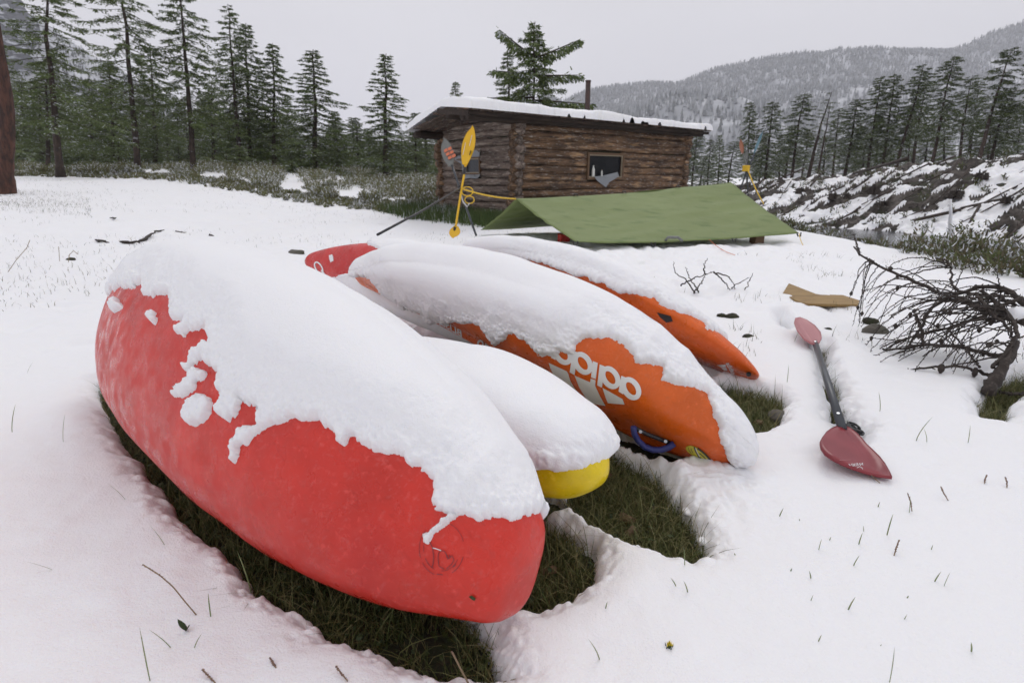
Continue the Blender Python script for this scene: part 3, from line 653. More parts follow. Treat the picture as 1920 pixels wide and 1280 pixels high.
for i in range(NL):
    zc = ZB + (i + .5) * LH
    for side in range(4):
        off = .5 * LH if side in (1, 3) else 0
        z = zc + off * .9
        if side in (1, 3) and i == NL - 1: z = zc + .02
        r = LH * .54 * RNG.uniform(.84, 1.14); z += RNG.uniform(-.012, .012); e1, e2 = RNG.uniform(.10, .24), RNG.uniform(.10, .24)
        if side == 0: a, b = wp(-e1, 0, z), wp(LR + e2, 0, z); hole = (u0, u1, wz0, wz1); L0 = -e1
        elif side == 1: a, b = wp(0, -e1, z), wp(0, LL + e2, z); hole = (v0, v1, lz0, lz1); L0 = -e1
        elif side == 2: a, b = wp(-e1, LL, z), wp(LR + e2, LL, z); hole = None
        else: a, b = wp(LR, -e1, z), wp(LR, LL + e2, z); hole = None
        segs = [(a, b)]
        if hole and hole[2] - r * .4 < z < hole[3] + r * .4:
            L = np.linalg.norm(b - a); d = (b - a) / L
            segs = [(a, a + d * (hole[0] - L0)), (a + d * (hole[1] - L0), b)]
        for a_, b_ in segs:
            mb = MB(); logtube(mb, a_, b_, r); o = mb.build('log', M_logg if side == 1 else M_log, cabin, True)
# moss and rag chinking shows as dark core behind the logs
mb = MB()
for (ua, ub, za, zb) in ((0, u0, 0, 2.1), (u1, LR, 0, 2.1), (u0, u1, 0, wz0), (u0, u1, wz1, 2.1)):
    mb.box(wp((ua + ub) / 2, .02, (za + zb) / 2), [*(UR * (ub - ua) / 2), 0], [*(UL * .03), 0], [0, 0, (zb - za) / 2])
for (ua, ub, za, zb) in ((0, v0, 0, 2.1), (v1, LL, 0, 2.1), (v0, v1, 0, lz0), (v0, v1, lz1, 2.1)):
    mb.box(wp(.02, (ua + ub) / 2, (za + zb) / 2), [*(UL * (ub - ua) / 2), 0], [*(UR * .03), 0], [0, 0, (zb - za) / 2])
mb.box(wp(LR / 2, LL, 1.05), [*(UR * LR / 2), 0], [*(UL * .03), 0], [0, 0, 1.05]); mb.box(wp(LR, LL / 2, 1.05), [*(UL * LL / 2), 0], [*(UR * .03), 0], [0, 0, 1.05])
o = mb.build('chinking', M_soil, cabin); o['kind'] = 'stuff'
# window in the long wall
def window(side, a, b, z0, z1, wd):
    U = UR if side == 'r' else UL; Nn = -UL if side == 'r' else -UR
    P = lambda u, z, o=0: np.array([*(C0 + U * u + Nn * o), z])
    mb = MB(); t = wd
    for (x0, x1, y0, y1) in ((a - t, b + t, z0 - t, z0), (a - t, b + t, z1, z1 + t), (a - t, a, z0, z1), (b, b + t, z0, z1)):
        mb.box(P((x0 + x1) / 2, (y0 + y1) / 2, .03), [*(U * (x1 - x0) / 2), 0], [*(Nn * .09), 0], [0, 0, (y1 - y0) / 2])
    f = mb.build('window_frame', M_frame, cabin)
    mb = MB(); s = .022
    for (x0, x1, y0, y1) in ((a, b, z0, z0 + s), (a, b, z1 - s, z1), (a, a + s, z0 + s, z1 - s), (b - s, b, z0 + s, z1 - s)):
        mb.box(P((x0 + x1) / 2, (y0 + y1) / 2, .085), [*(U * (x1 - x0) / 2), 0], [*(Nn * .015), 0], [0, 0, (y1 - y0) / 2])
    mb.build('sash', M_framew, f)
    return P, f
Pw, fr = window('r', u0, u1, wz0, wz1, .05)
mb = MB(); um = (u0 + u1) / 2
pts = [(u0 + .14, wz0 + .02), (um - .06, wz0 + .05), (u1 - .22, wz0 + .13), (u1 - .12, wz0 + .03), (um + .09, wz0 - .12), (um + .02, wz0 - .23), (u0 + .26, wz0 - .08)]
c = Pw(um + .03, wz0 - .02, .16); V = [c] + [Pw(u, z, .13 + .03 * math.sin(9 * u)) for u, z in pts]
mb.add(V, (), [[0, i + 1, (i + 1) % 7 + 1] for i in range(7)]); mb.build('torn_film', M_film, fr)
mb = MB(); mb.box(Pw(um, (wz0 + wz1) / 2, .045), [*(UR * (u1 - u0) / 2), 0], [*(UL * .003), 0], [0, 0, (wz1 - wz0) / 2]); mb.build('pane', M_darkpane, fr)
Pl, fl = window('l', v0, v1, lz0, lz1, .03)
mb = MB(); mb.box(Pl((v0 + v1) / 2, (lz0 + lz1) / 2, .05), [*(UL * (v1 - v0) / 2), 0], [*(UR * .003), 0], [0, 0, (lz1 - lz0) / 2]); mb.build('pane', M_filmpane, fl)
def lp(px, py, o): h = wall_hit(px, py, 'l'); return Pl(h[0], h[1], o)
outer = [(858, 299), (866, 293), (874, 288), (882, 291), (893, 285), (906, 278), (909, 284), (905, 296), (906, 314), (908, 331), (899, 335), (888, 334), (877, 336), (872, 325), (873, 308)]
inner = [(880, 299), (880, 298), (881, 297), (886, 297), (892, 297), (899, 297), (903, 298), (904, 300), (904, 312), (904, 323), (898, 325), (889, 325), (881, 324), (880, 318), (880, 308)]
n = len(outer); V = [lp(*p, .10 + .035 * math.sin(i * 2.3)) for i, p in enumerate(outer)] + [lp(*p, .10) for p in inner]
mb = MB(); mb.add(V, [[i, (i + 1) % n, (i + 1) % n + n, i + n] for i in range(n)]); mb.build('plastic_sheet', M_film, fl)
# bottles on the sill
for (px, s, lab, m) in ((1137, 1.0, "white bottle at the left of the cabin window", M_bottle), (1124, .0, '', None)):
    if not m: continue
rel = ray(1112, 330); t = ((C0 - UL * .11) @ UL) / (rel[:2] @ UL); bp = rel * t + np.array([0, 0, CH]); bp[2] = wz0 + .022
for (du, h, lab) in ((0, .24, "white plastic bottle standing at the left of the dark cabin window"), (.30, .15, "small pale jar with a pointed top, right of the bottle in the window")):
    b = bp + np.array([*(UR * du), 0]); t = empty('bottle', lab, 'bottle', None, b)
    mb = MB(); z = np.array([0, .02, .55, .66, .74, .76]) * h / .8; r = np.array([.034, .038, .036, .022, .016, .016]) * (1 if du == 0 else .6)
    mb.tube([(0, 0, q) for q in z], r, 10); mb.build('body', M_bottle, t, True)
    mb = MB(); mb.tube([(0, 0, .76 * h / .8), (0, 0, .84 * h / .8)], r[-1] * 1.15, 8); mb.build('cap', M_frame if du else M_bottle, t)
# roof
ZE, ZR, ZK = 2.20, 2.33, 2.02; EU0, EU1, EV0, EV1, EVR = -1.50, LR + .55, -.38, LL + .15, .75
def vmax(u): return np.clip(-.05 + (u + 1.5) / .62 * 3.1, -.05, EV1)
def umin(v): return np.maximum(-1.5, -1.5 + (v + .05) / 3.1 * .62)
def roofz(v): return np.where(v < EVR, ZE + (ZR - ZE) * (v - EV0) / (EVR - EV0), ZR + (ZK - ZR) * (v - EVR) / (EV1 - EVR))
def roofdrop(u): return .0 * u
u = EU0
while u < EU1:
    wdt = RNG.uniform(.20, .30); u2 = min(u + wdt, EU1)
    vm_ = float(vmax(u)) + RNG.uniform(-.02, .08)
    for (va, vb) in ((EV0 - RNG.uniform(0, .07), min(EVR, vm_)), (EVR + .004, vm_)):
        if vb - va < .05: continue
        za, zb = float(roofz(va)), float(roofz(vb)); off = RNG.uniform(0, .012)
        mb = MB(); c = (wp(0, va, za) + wp(0, vb, zb)) / 2 + np.array([*(UR * (u + u2) / 2), off]); ay = (wp(0, vb, zb) - wp(0, va, za)) / 2
        mb.box(c, [*(UR * ((u2 - u) / 2 - .006)), 0], ay, [0, 0, .018]); mb.build('plank', M_plank, cabin)
    u = u2
for v in (EV0 + .20, 0.0, EVR, LL, EV1 - .25):   # purlins under the planks
    z = float(roofz(v)) - (.10 if v != EVR else .12); mb = MB(); a, b = wp(float(umin(v)) + .12, v, z), wp(EU1 - .08, v, z)
    logtube(mb, a, b, .075 if v not in (0.0,) else .09); mb.build('purlin', M_beam, cabin, True)
for uu in (-.02, LR + .02):   # gable filling
    for k in range(2):
        mb = MB(); v_a, v_b = .02 + .38 * k, LL - .25 - .95 * k; z = 2.14 + .11 * k
        logtube(mb, wp(uu, v_a, z - .02), wp(uu, v_b, z - .04 * (1 - k)), .065); mb.build('log', M_logg, cabin, True)
for (uu, z) in ((EU0 + .05, 0),):
    mb = MB(); mb.box((wp(uu, EV0, ZE) + wp(uu, EVR, ZR)) / 2 - np.array([0, 0, .07]), [*(UR * .02), 0], (wp(uu, EVR, ZR) - wp(uu, EV0, ZE)) / 2, [0, 0, .05]); mb.build('fascia', M_beam, cabin)
# eave board
mb = MB(); mb.box(wp((EU0 + EU1) / 2, EV0 + .03, ZE - .055), [*(UR * (EU1 - EU0) / 2), 0], [*(UL * .02), 0], [0, 0, .035]); mb.build('fascia', M_beam, cabin)
# snow on the roof
nu, nv = 260, 90; uu = np.linspace(EU0 - .03, EU1 + .03, nu); vv = np.linspace(EV0 - .15, EV1 + .04, nv); Ug, Vg = np.meshgrid(uu, vv, indexing='ij')
P2 = np.stack([Ug, Vg], -1); jag = .05 * np.abs(noise(P2 * [1, .1], 3.1, 51)) + .03 * noise(P2 * [1, .2], 9, 52)
d = np.minimum(np.minimum(Ug - umin(Vg) + .03, EU1 + .03 - Ug), np.minimum(Vg - EV0 + .15 - jag, EV1 + .04 - Vg))
pr = np.sqrt(np.clip(1 - (1 - np.clip(d / .07, 0, 1)) ** 2, 0, 1)); zt = roofz(Vg) + .03 + pr * (.155 + .045 * noise(P2, .9, 53) + .02 * noise(P2, 4, 54)); zt = np.where(d <= 0, roofz(Vg) + .02, zt)
Pt = np.stack([C0[0] + UR[0] * Ug + UL[0] * Vg, C0[1] + UR[1] * Ug + UL[1] * Vg, zt], -1).reshape(-1, 3)
q = grid_faces(nu, nv, None); q = q[(d.ravel()[q] > 0).any(1)].astype(np.int32); link('snow_cover', mesh('snow_cover', Pt, q), M_snow, cabin)
# stove pipe
a = Q(1101, 212, 14.6); b = Q(1103, 152, 14.6); a[2] = 2.15; mb = MB(); mb.tube([a, (a + b) / 2, b], .062, 14); pipe = mb.build('stove_pipe', M_pipe, cabin, True)
mb = MB(); mb.tube([b - [0, 0, .02], b + [0, 0, .012]], .068, 14); mb.build('pipe_rim', M_pipe, pipe, True)
put(cabin)
for f in [c for c in cabin.children]: pass

# ---------------------------------------------------------------- tarp
tarp = empty('tarp', "green tarp pitched as a low ridge shelter in front of the cabin", 'tarp', None, (2.2, 8.5, 0))
TA = Q(967, 373, 8.7); TB = Q(1371, 342, 9.9); TC = Q(1498, 437, 8.3); TD = Q(1079, 455, 7.5); TF = Q(901, 431, 9.5); TE = np.array([4.4, 11.3, .32])
def panel(a, b, c, d, n=56, m=30, seed=0, sag=.05):
    s, t = np.meshgrid(np.linspace(0, 1, n), np.linspace(0, 1, m), indexing='ij'); S, T = s[..., None], t[..., None]
    P = (a * (1 - S) + b * S) * (1 - T) + (d * (1 - S) + c * S) * T
    e = np.zeros_like(P)
    e[..., 2] = -sag * 4 * s * (1 - s) * (.8 + .2 * t) - .02 * np.sin(math.pi * t)
    P2 = np.stack([s * 4, t * 2], -1)
    e[..., 2] += .012 * noise(P2, 1.3, seed) + .006 * np.sin((s * 3 + t * 5.5) * 6 + 2 * noise(P2, .8, seed + 1)) * (1 - np.abs(2 * t - 1)) + .006 * noise(P2 * [1, 4], 2.1, seed + 2)
    q_ = e.copy(); P = P + q_
    P[..., 2] += .07 * np.exp(-((s - .34) / .05) ** 2) * np.exp(-(t / .3)) * 0
    return P
for nm, (a, b, c, d, sd) in {'front_panel': (TA, TB, TC, TD, 90), 'back_panel': (TA, TB, TE, TF, 95)}.items():
    P = panel(a, b, c, d, seed=sd); V = P.reshape(-1, 3); n = len(V)
    q = grid_faces(56, 30); V2 = V - np.array([0, .0, .004]); V2[:, 2] -= 0
    o = link(nm, mesh(nm, V, q.astype(np.int32)), M_tarp, tarp)
    sm = o.modifiers.new('thick', 'SOLIDIFY'); sm.thickness = .003
    if nm == 'front_panel':
        for k, i in enumerate((16, 35)):
            mb = MB(); mb.tube([P[i + int(4 * tt / 30), tt] + [0, -.001, .002] for tt in range(30)], .004, 5, flat=.3); mb.build('seam', M_seam, tarp)
        for (i, j) in ((0, 29), (18, 29), (38, 29), (55, 29), (14, 0), (26, 0), (40, 0)):
            p = P[i, j]; mb = MB(); mb.tube([p + [-.03, 0, .01], p + [-.02, -.02, -.04 if j else .03], p + [.02, -.02, -.04 if j else .03], p + [.03, 0, .01]], .010, 5); mb.build('tie_loop', M_black, tarp)
        p = P[23, 29]; mb = MB(); mb.tube([p + [-.12, 0, .02], p + [-.09, -.01, .065], p + [.05, -.01, .065], p + [.12, 0, .01]], .02, 6); mb.build('folded_edge', M_grey, tarp, True)
put(tarp)
def rope(pts, r, m, lab, cat='rope', name='guy_rope'):
    mb = MB(); P = np.array(pts, float); t = np.linspace(0, 1, 24); tt = np.linspace(0, 1, len(P)); P = np.stack([np.interp(t, tt, P[:, k]) for k in range(3)], -1)
    P[:, 2] -= .03 * 4 * t * (1 - t); mb.tube(P, r, 5); o = mb.build(name, m); tag(o, lab, cat); return o
X1_ = Q(863, 353, 8.05)
rope([X1_, TA], .012, M_rope, "yellow guy rope from the paddle tripod to the tarp ridge")
for (k, a, b, r) in ((0, Q(868, 356, 7.98), 18, .06), (1, Q(872, 372, 7.98), 16, .05)):
    cc_ = a + np.array([.06, 0, -.02]); mb = MB(); mb.tube([cc_ + [r * 1.3 * math.cos(t), .01 * math.sin(3 * t), r * math.sin(t)] for t in np.linspace(0, 6.28, 18)], .008, 5)
    o = mb.build('rope_loop', M_rope); tag(o, ("upper yellow rope loop hanging at the crossing of the left paddle tripod", "lower yellow rope loop dangling below the crossing of the left paddle tripod")[k], 'rope')

# ---------------------------------------------------------------- paddles
def blade_mesh(mb, tip, base, wdt, nrm, asym=.0, th=.006, n=14, spoon=.03):
    tip, base, nrm = map(lambda v: np.asarray(v, float), (tip, base, nrm)); ax = tip - base; L = np.linalg.norm(ax); ax /= L
    nrm = nrm - ax * (nrm @ ax); nrm /= np.linalg.norm(nrm); lt = np.cross(ax, nrm)
    s = np.linspace(0, 1, n); wd = wdt * (np.sin(math.pi * np.clip(s * .86 + .10, 0, 1)) ** .8) * (1 - .25 * (1 - s)); wd[0] = wdt * .22; wd[-1] *= .55
    rows = []
    for i, t in enumerate(s):
        row = []
        for j in np.linspace(-1, 1, 9):
            p = base + ax * L * (t + asym * j * (1 if t > .02 else 0) * .5) + lt * wd[i] * j + nrm * (spoon * (t ** 2) + .015 * j * j)
            row.append(p)
        rows.append(row)
    A = np.array(rows); V = np.concatenate([(A + nrm * th).reshape(-1, 3), (A - nrm * th).reshape(-1, 3)]); q = grid_faces(n, 9); N = n * 9
    side = [];
    bd = [i * 9 for i in range(n)] + [(n - 1) * 9 + j for j in range(1, 9)] + [i * 9 + 8 for i in range(n - 2, -1, -1)] + [j for j in range(7, 0, -1)]
    for i in range(len(bd)): a, b = bd[i], bd[(i + 1) % len(bd)]; side.append([a, b, b + N, a + N])
    mb.add(V, np.concatenate([q, q[:, ::-1] + N, np.array(side)]))
def paddle(lab, top, crossing, foot, mb_blade, ms, wtop, wbot, ltop, lbot, nrm=(0, -1, .1), r=.015, asym=.12, parts=True):
    top, crossing, foot = map(np.asarray, (top, crossing, foot)); t = empty('paddle', lab, 'paddle', None, foot)
    a1 = (top - crossing) / np.linalg.norm(top - crossing); a2 = (foot - crossing) / np.linalg.norm(foot - crossing)
    mb = MB(); mb.tube([top - a1 * (ltop - .02), (top - a1 * ltop + crossing) / 2 + np.array([.005, 0, 0]), crossing, (crossing + foot) / 2, foot - a2 * (lbot - .02 if lbot else 0)], r, 8); mb.build('shaft', ms, t, True)
    mb = MB(); blade_mesh(mb, top, top - a1 * ltop, wtop, nrm, asym); b = mb.build('blade', mb_blade, t, True)
    if lbot: mb = MB(); blade_mesh(mb, foot, foot - a2 * lbot, wbot, nrm, asym); mb.build('blade', mb_blade, t, True)
    return t, b, (top, a1, ltop)
YP = 8.0
t, b, (tp, a1, lt_) = paddle("yellow paddle standing upright in the left tripod before the cabin", Q(884, 240, 8.1), Q(866, 350, 8.0), Q(851, 447, 7.75), M_yelp, M_yelp, .10, .085, .50, .17)
lat = np.array([1, 0, 0]); up_ = a1
for (dx, z0, z1, wd, m) in ((-.045, .20, .36, .012, M_white), (.025, .10, .24, .012, M_white), (.025, .13, .17, .009, M_black), (.045, .30, .36, .018, M_black)):
    mb = MB(); p0, p1 = tp - a1 * z0 + lat * dx, tp - a1 * z1 + lat * (dx - .01); mb.tube([p0 + [0, -.030, 0], p1 + [0, -.026, 0]], wd, 6, flat=.3); mb.build('blade_print', m, b)
mb = MB(); p = tp - a1 * .52; mb.tube([p, p - a1 * .10], .019, 10); mb.build('shaft_grip', M_black, t, True)
mb = MB(); p = Q(853, 426, 7.8); mb.tube([p, p - a1 * .05], .022, 10); mb.build('shaft_grip', M_black, t, True)
put(t)
t, b, (tp, a1, lt_) = paddle("grey paddle with an orange checked print, leaning left in the tripod by the cabin", Q(832, 264, 8.35), Q(862, 355, 8.06), Q(893, 442, 7.75), M_grey, M_shaft, .10, .08, .40, 0)
for i in range(3):
    for j in (-1, 1):
        c = tp - a1 * (.14 + .055 * i) + np.array([.018 + .028 * j + .012 * i, -.032, .012 * j]); mb = MB(); mb.box(c, [.023, 0, .012], [0, .002, 0], a1 * .021); mb.build('check_print', M_sticko, b)
put(t)
mb = MB(); mb.tube([Q(708, 440, 5.3), Q(790, 396, 6.7), Q(868, 350, 8.1)], .013, 8); pole = mb.build('pole', M_black, None, True); tag(pole, "thin black pole slanting down left from the left paddle tripod", 'pole')
mb = MB()
for k in range(5): mb.tube([X1_ + [.035 * math.cos(a), -.0 + .035 * math.sin(a), -.03 + .015 * k + .008 * math.sin(a)] for a in np.linspace(0, 6.28, 12)], .009, 5)
o = mb.build('rope_lashing', M_black); tag(o, "black lashing that binds the crossing of the left paddle tripod", 'lashing')
mb = MB(); mb.tube([X1_ + [0, -.03, -.05], Q(868, 378, 7.95), Q(876, 388, 7.93), Q(880, 381, 7.94)], .011, 5); o = mb.build('rope_tail', M_ropeg); tag(o, "pale rope tail hanging under the crossing of the left tripod", 'rope')
# right tripod behind the tarp
YR = 10.3
t, b, _ = paddle("paddle with an orange blade in the right tripod behind the tarp", Q(1388, 262, YR), Q(1399, 315, YR), Q(1425, 375, YR), M_tripo, M_grey, .04, .07, .24, 0, (-.5, -1, 0), .011); put(t)
t, b, _ = paddle("paddle with a pale blue blade leaning right in the tripod behind the tarp", Q(1431, 249, YR), Q(1403, 315, YR), Q(1384, 365, YR), M_tripb, M_shaft, .026, .07, .36, 0, (-1, -.8, 0), .014); put(t)
t, b, _ = paddle("dark paddle, the middle leg of the right tripod behind the tarp", Q(1402, 283, YR + .2), Q(1400, 315, YR), Q(1403, 372, YR - .2), M_grey, M_shaft, .03, .07, .2, 0, (-1, -.8, 0), .011); put(t)
mb = MB()
for k in range(5): mb.tube([Q(1399, 316, YR) + [.055 * math.cos(a), .04 * math.sin(a), -.04 + .02 * k] for a in np.linspace(0, 6.28, 12)], .013, 5)
o = mb.build('strap', M_rope); tag(o, "yellow strap wound round the crossing of the right tripod", 'strap')
rope([Q(1402, 318, YR - .05), Q(1432, 382, YR - .8)], .010, M_rope, "yellow guy rope running down right from the right tripod")
rope([TC, Q(1508, 462, 8.0)], .005, M_rope, "thin guy line at the right front corner of the tarp")
rope([Q(1330, 449, 7.95), Q(1378, 478, 6.9)], .004, M_sticko, "thin orange cord pegged into the snow before the tarp")
# things under the tarp edge
for (x0, x1, y0, y1, Y, m, nm, lab, cat) in ((1407, 1430, 444, 462, 8.35, M_frame, 'post', "short brown post holding up the front edge of the tarp", 'post'),
        (1046, 1068, 444, 455, 8.6, M_red2, 'bag', "small dark red bag in the shade under the tarp", 'bag'), (1160, 1250, 450, 462, 8.9, M_black, 'crate', "low black crate in the shadow under the tarp", 'crate')):
    c = Q((x0 + x1) / 2, (y0 + y1) / 2, Y); wx = (x1 - x0) / 2 * (Y / F); hz = (y1 - y0) / 2 * (Y / F) + .03; mb = MB(); mb.box(c, [wx * .8, .02, 0], [-.02, .07, 0], [0, 0, hz]); mb.box(c + [0, 0, hz], [wx * .86, .02, 0], [-.02, .075, 0], [0, 0, .012]); mb.box(c - [0, 0, hz * .2], [wx * .83, 0, 0], [0, .078, 0], [0, 0, .01])
    o = mb.build(nm, m); tag(o, lab, cat); bv = o.modifiers.new('b', 'BEVEL'); bv.width = .01; bv.segments = 2

# ---------------------------------------------------------------- paddle on the snow
t = empty('paddle', "dark paddle with a wine-red pointed blade lying on the snow", 'paddle', None, G(1578, 800, .0))
pb = G(1577, 796, .06); pf = G(1527, 638, .045)
mb = MB(); mb.tube([pb + (pb - pf) * .03, (pb + pf) / 2, pf + (pf - pb) * .02], .016, 12); sh = mb.build('shaft', M_shaft, t, True)
for k in (.06, .93):
    mb = MB(); c = pb + (pf - pb) * k; mb.tube([c + [-.004, 0, .010], c + [-.006, -.002, .0185]], .006, 8); mb.build('button', M_steel, sh)
def flatblade(outl, ridge, z0, z1, m, th=.005, nm='blade'):
    O = np.array(outl, float); n = len(O); b_ = np.array(ridge, float); lay = 7; V = []
    ax = (b_[1] - b_[0]); ax2 = ax @ ax
    for k in range(lay):
        f = 1 - k / (lay - 1)
        for p in O:
            s = np.clip(((p - b_[0]) @ ax) / ax2, 0, 1); rp = b_[0] + ax * s; q = rp + (p - rp) * f; z = z0 + (z1 - z0) * s + .012 * (1 - f) * (1 - s) + .012 * f * f
            V.append(G(*q, z))
    V = np.array(V); q = grid_faces(lay, n, wrap=True); N = len(V); W = np.concatenate([V, V - [0, 0, th * 2]]); sd = [[i, (i + 1) % n, (i + 1) % n + N, i + N] for i in range(n)]
    mb = MB(); mb.add(W, np.concatenate([q, q[:, ::-1] + N, sd])); return mb.build(nm, m, t, True), W[:N], q
OB = [(1571,797),(1560,801),(1550,808),(1541,820),(1537,828),(1539,838),(1546,848),(1560,858),(1578,867),(1600,876),(1625,884),(1650,890),(1673,893),(1668,882),(1660,868),(1650,855),(1638,843),(1626,832),(1616,820),(1606,810),(1594,801),(1585,797)]
bl, Vb, qb = flatblade(OB, [(1577, 798), (1640, 880)], .055, .015, M_blade)
bvh = BVHTree.FromPolygons([tuple(v) for v in Vb], [tuple(int(i) for i in f) for f in qb]); inf = dict(bvh=bvh)
zb = lambda a, b: (1530 + .1016 * a, 780 + .1016 * b)
for nm, sh_ in (('blade_lettering', [text_shape("WERNER", zb(882, 858), (-41, 4), (-1.5, 5.2), .0)]), ('blade_emblem', [('strip', [zb(*p) for p in [(575,945),(640,935),(690,975),(750,960),(800,930),(850,960),(860,1000),(800,1010),(720,980)]], .9)]), ('blade_line', [('strip', [zb(400, 818), zb(640, 806)], .8)])):
    decal(nm, inf, sh_, M_pink if 'line' in nm else M_white, bl, .0015, 4)
# frosted upper blade, tilted up
OU = [(1521,642),(1508,634),(1495,618),(1489,603),(1491,596),(1500,594),(1513,599),(1528,609),(1539,622),(1541,633),(1536,641),(1528,644)]
flatblade(OU, [(1525, 642), (1500, 603)], .05, .10, M_pink, .006)
put(t)
for c in t.children: pass
cord = empty('rope_coil', "black cord coil half buried beside the red paddle blade", 'cord', None, G(1612, 815, .02)); mb = MB()
cc0 = G(1602, 808, .0); mb.tube([cc0 + [(.020 + .008 * math.sin(a * 1.7)) * math.cos(a), (.034 + .01 * math.sin(a * 1.3)) * math.sin(a), .010 + .008 * math.sin(a * .9)] for a in np.linspace(0, 30, 110)], .0045, 5); mb.build('cord', M_black, cord, True); put(cord)

# ---------------------------------------------------------------- tan board, stone
OBd = [(1467,551),(1479,531),(1496,541),(1520,549),(1545,552),(1580,553),(1612,563),(1609,571),(1560,570),(1515,569),(1500,566)]
mb = MB(); V = [G(a, b, .06 + .012 * math.sin(i)) for i, (a, b) in enumerate(OBd)]; cN = np.mean(V, 0) + [0, 0, .012]; n = len(V); V = [*V, cN]; W = [np.array(v) - [0, -.01, .022] for v in V]
mb.add(V + W, [[i, (i + 1) % n, (i + 1) % n + n + 1, i + n + 1] for i in range(n)], [[n, i, (i + 1) % n] for i in range(n)] + [[2 * n + 1, (i + 1) % n + n + 1, i + n + 1] for i in range(n)])
o = mb.build('wood_offcut', M_cardb); tag(o, "curved tan offcut of bark board lying on the snow by the dead branches", 'board')
def stone(c, s, nm, lab, seed=0, m=None):
    import bmesh
    bm = bmesh.new(); bmesh.ops.create_icosphere(bm, subdivisions=3, radius=1)
    for v in bm.verts:
        k = 1 + .25 * float(noise(np.array(v.co) + seed, 1.3, seed)) + .08 * float(noise(np.array(v.co) + seed, 4, seed)); v.co = Vector((v.co.x * s[0] * k, v.co.y * s[1] * k, v.co.z * s[2] * k))
    me = bpy.data.meshes.new(nm); bm.to_mesh(me); bm.free(); me.polygons.foreach_set('use_smooth', [True] * len(me.polygons)); o = link(nm, me, m or M_rock); o.location = c; tag(o, lab, 'stone' if m is None else 'clod'); return o
stone(G(556, 480, -.02) + [0, 0, .03], (.10, .08, .055), 'stone', "mossy brown stone in the snow left of the rear red kayak", 3)
stone(G(1462, 782, -.05) , (.045, .04, .03), 'stone', "dark grey stone at the edge of the melted grass patch", 5)
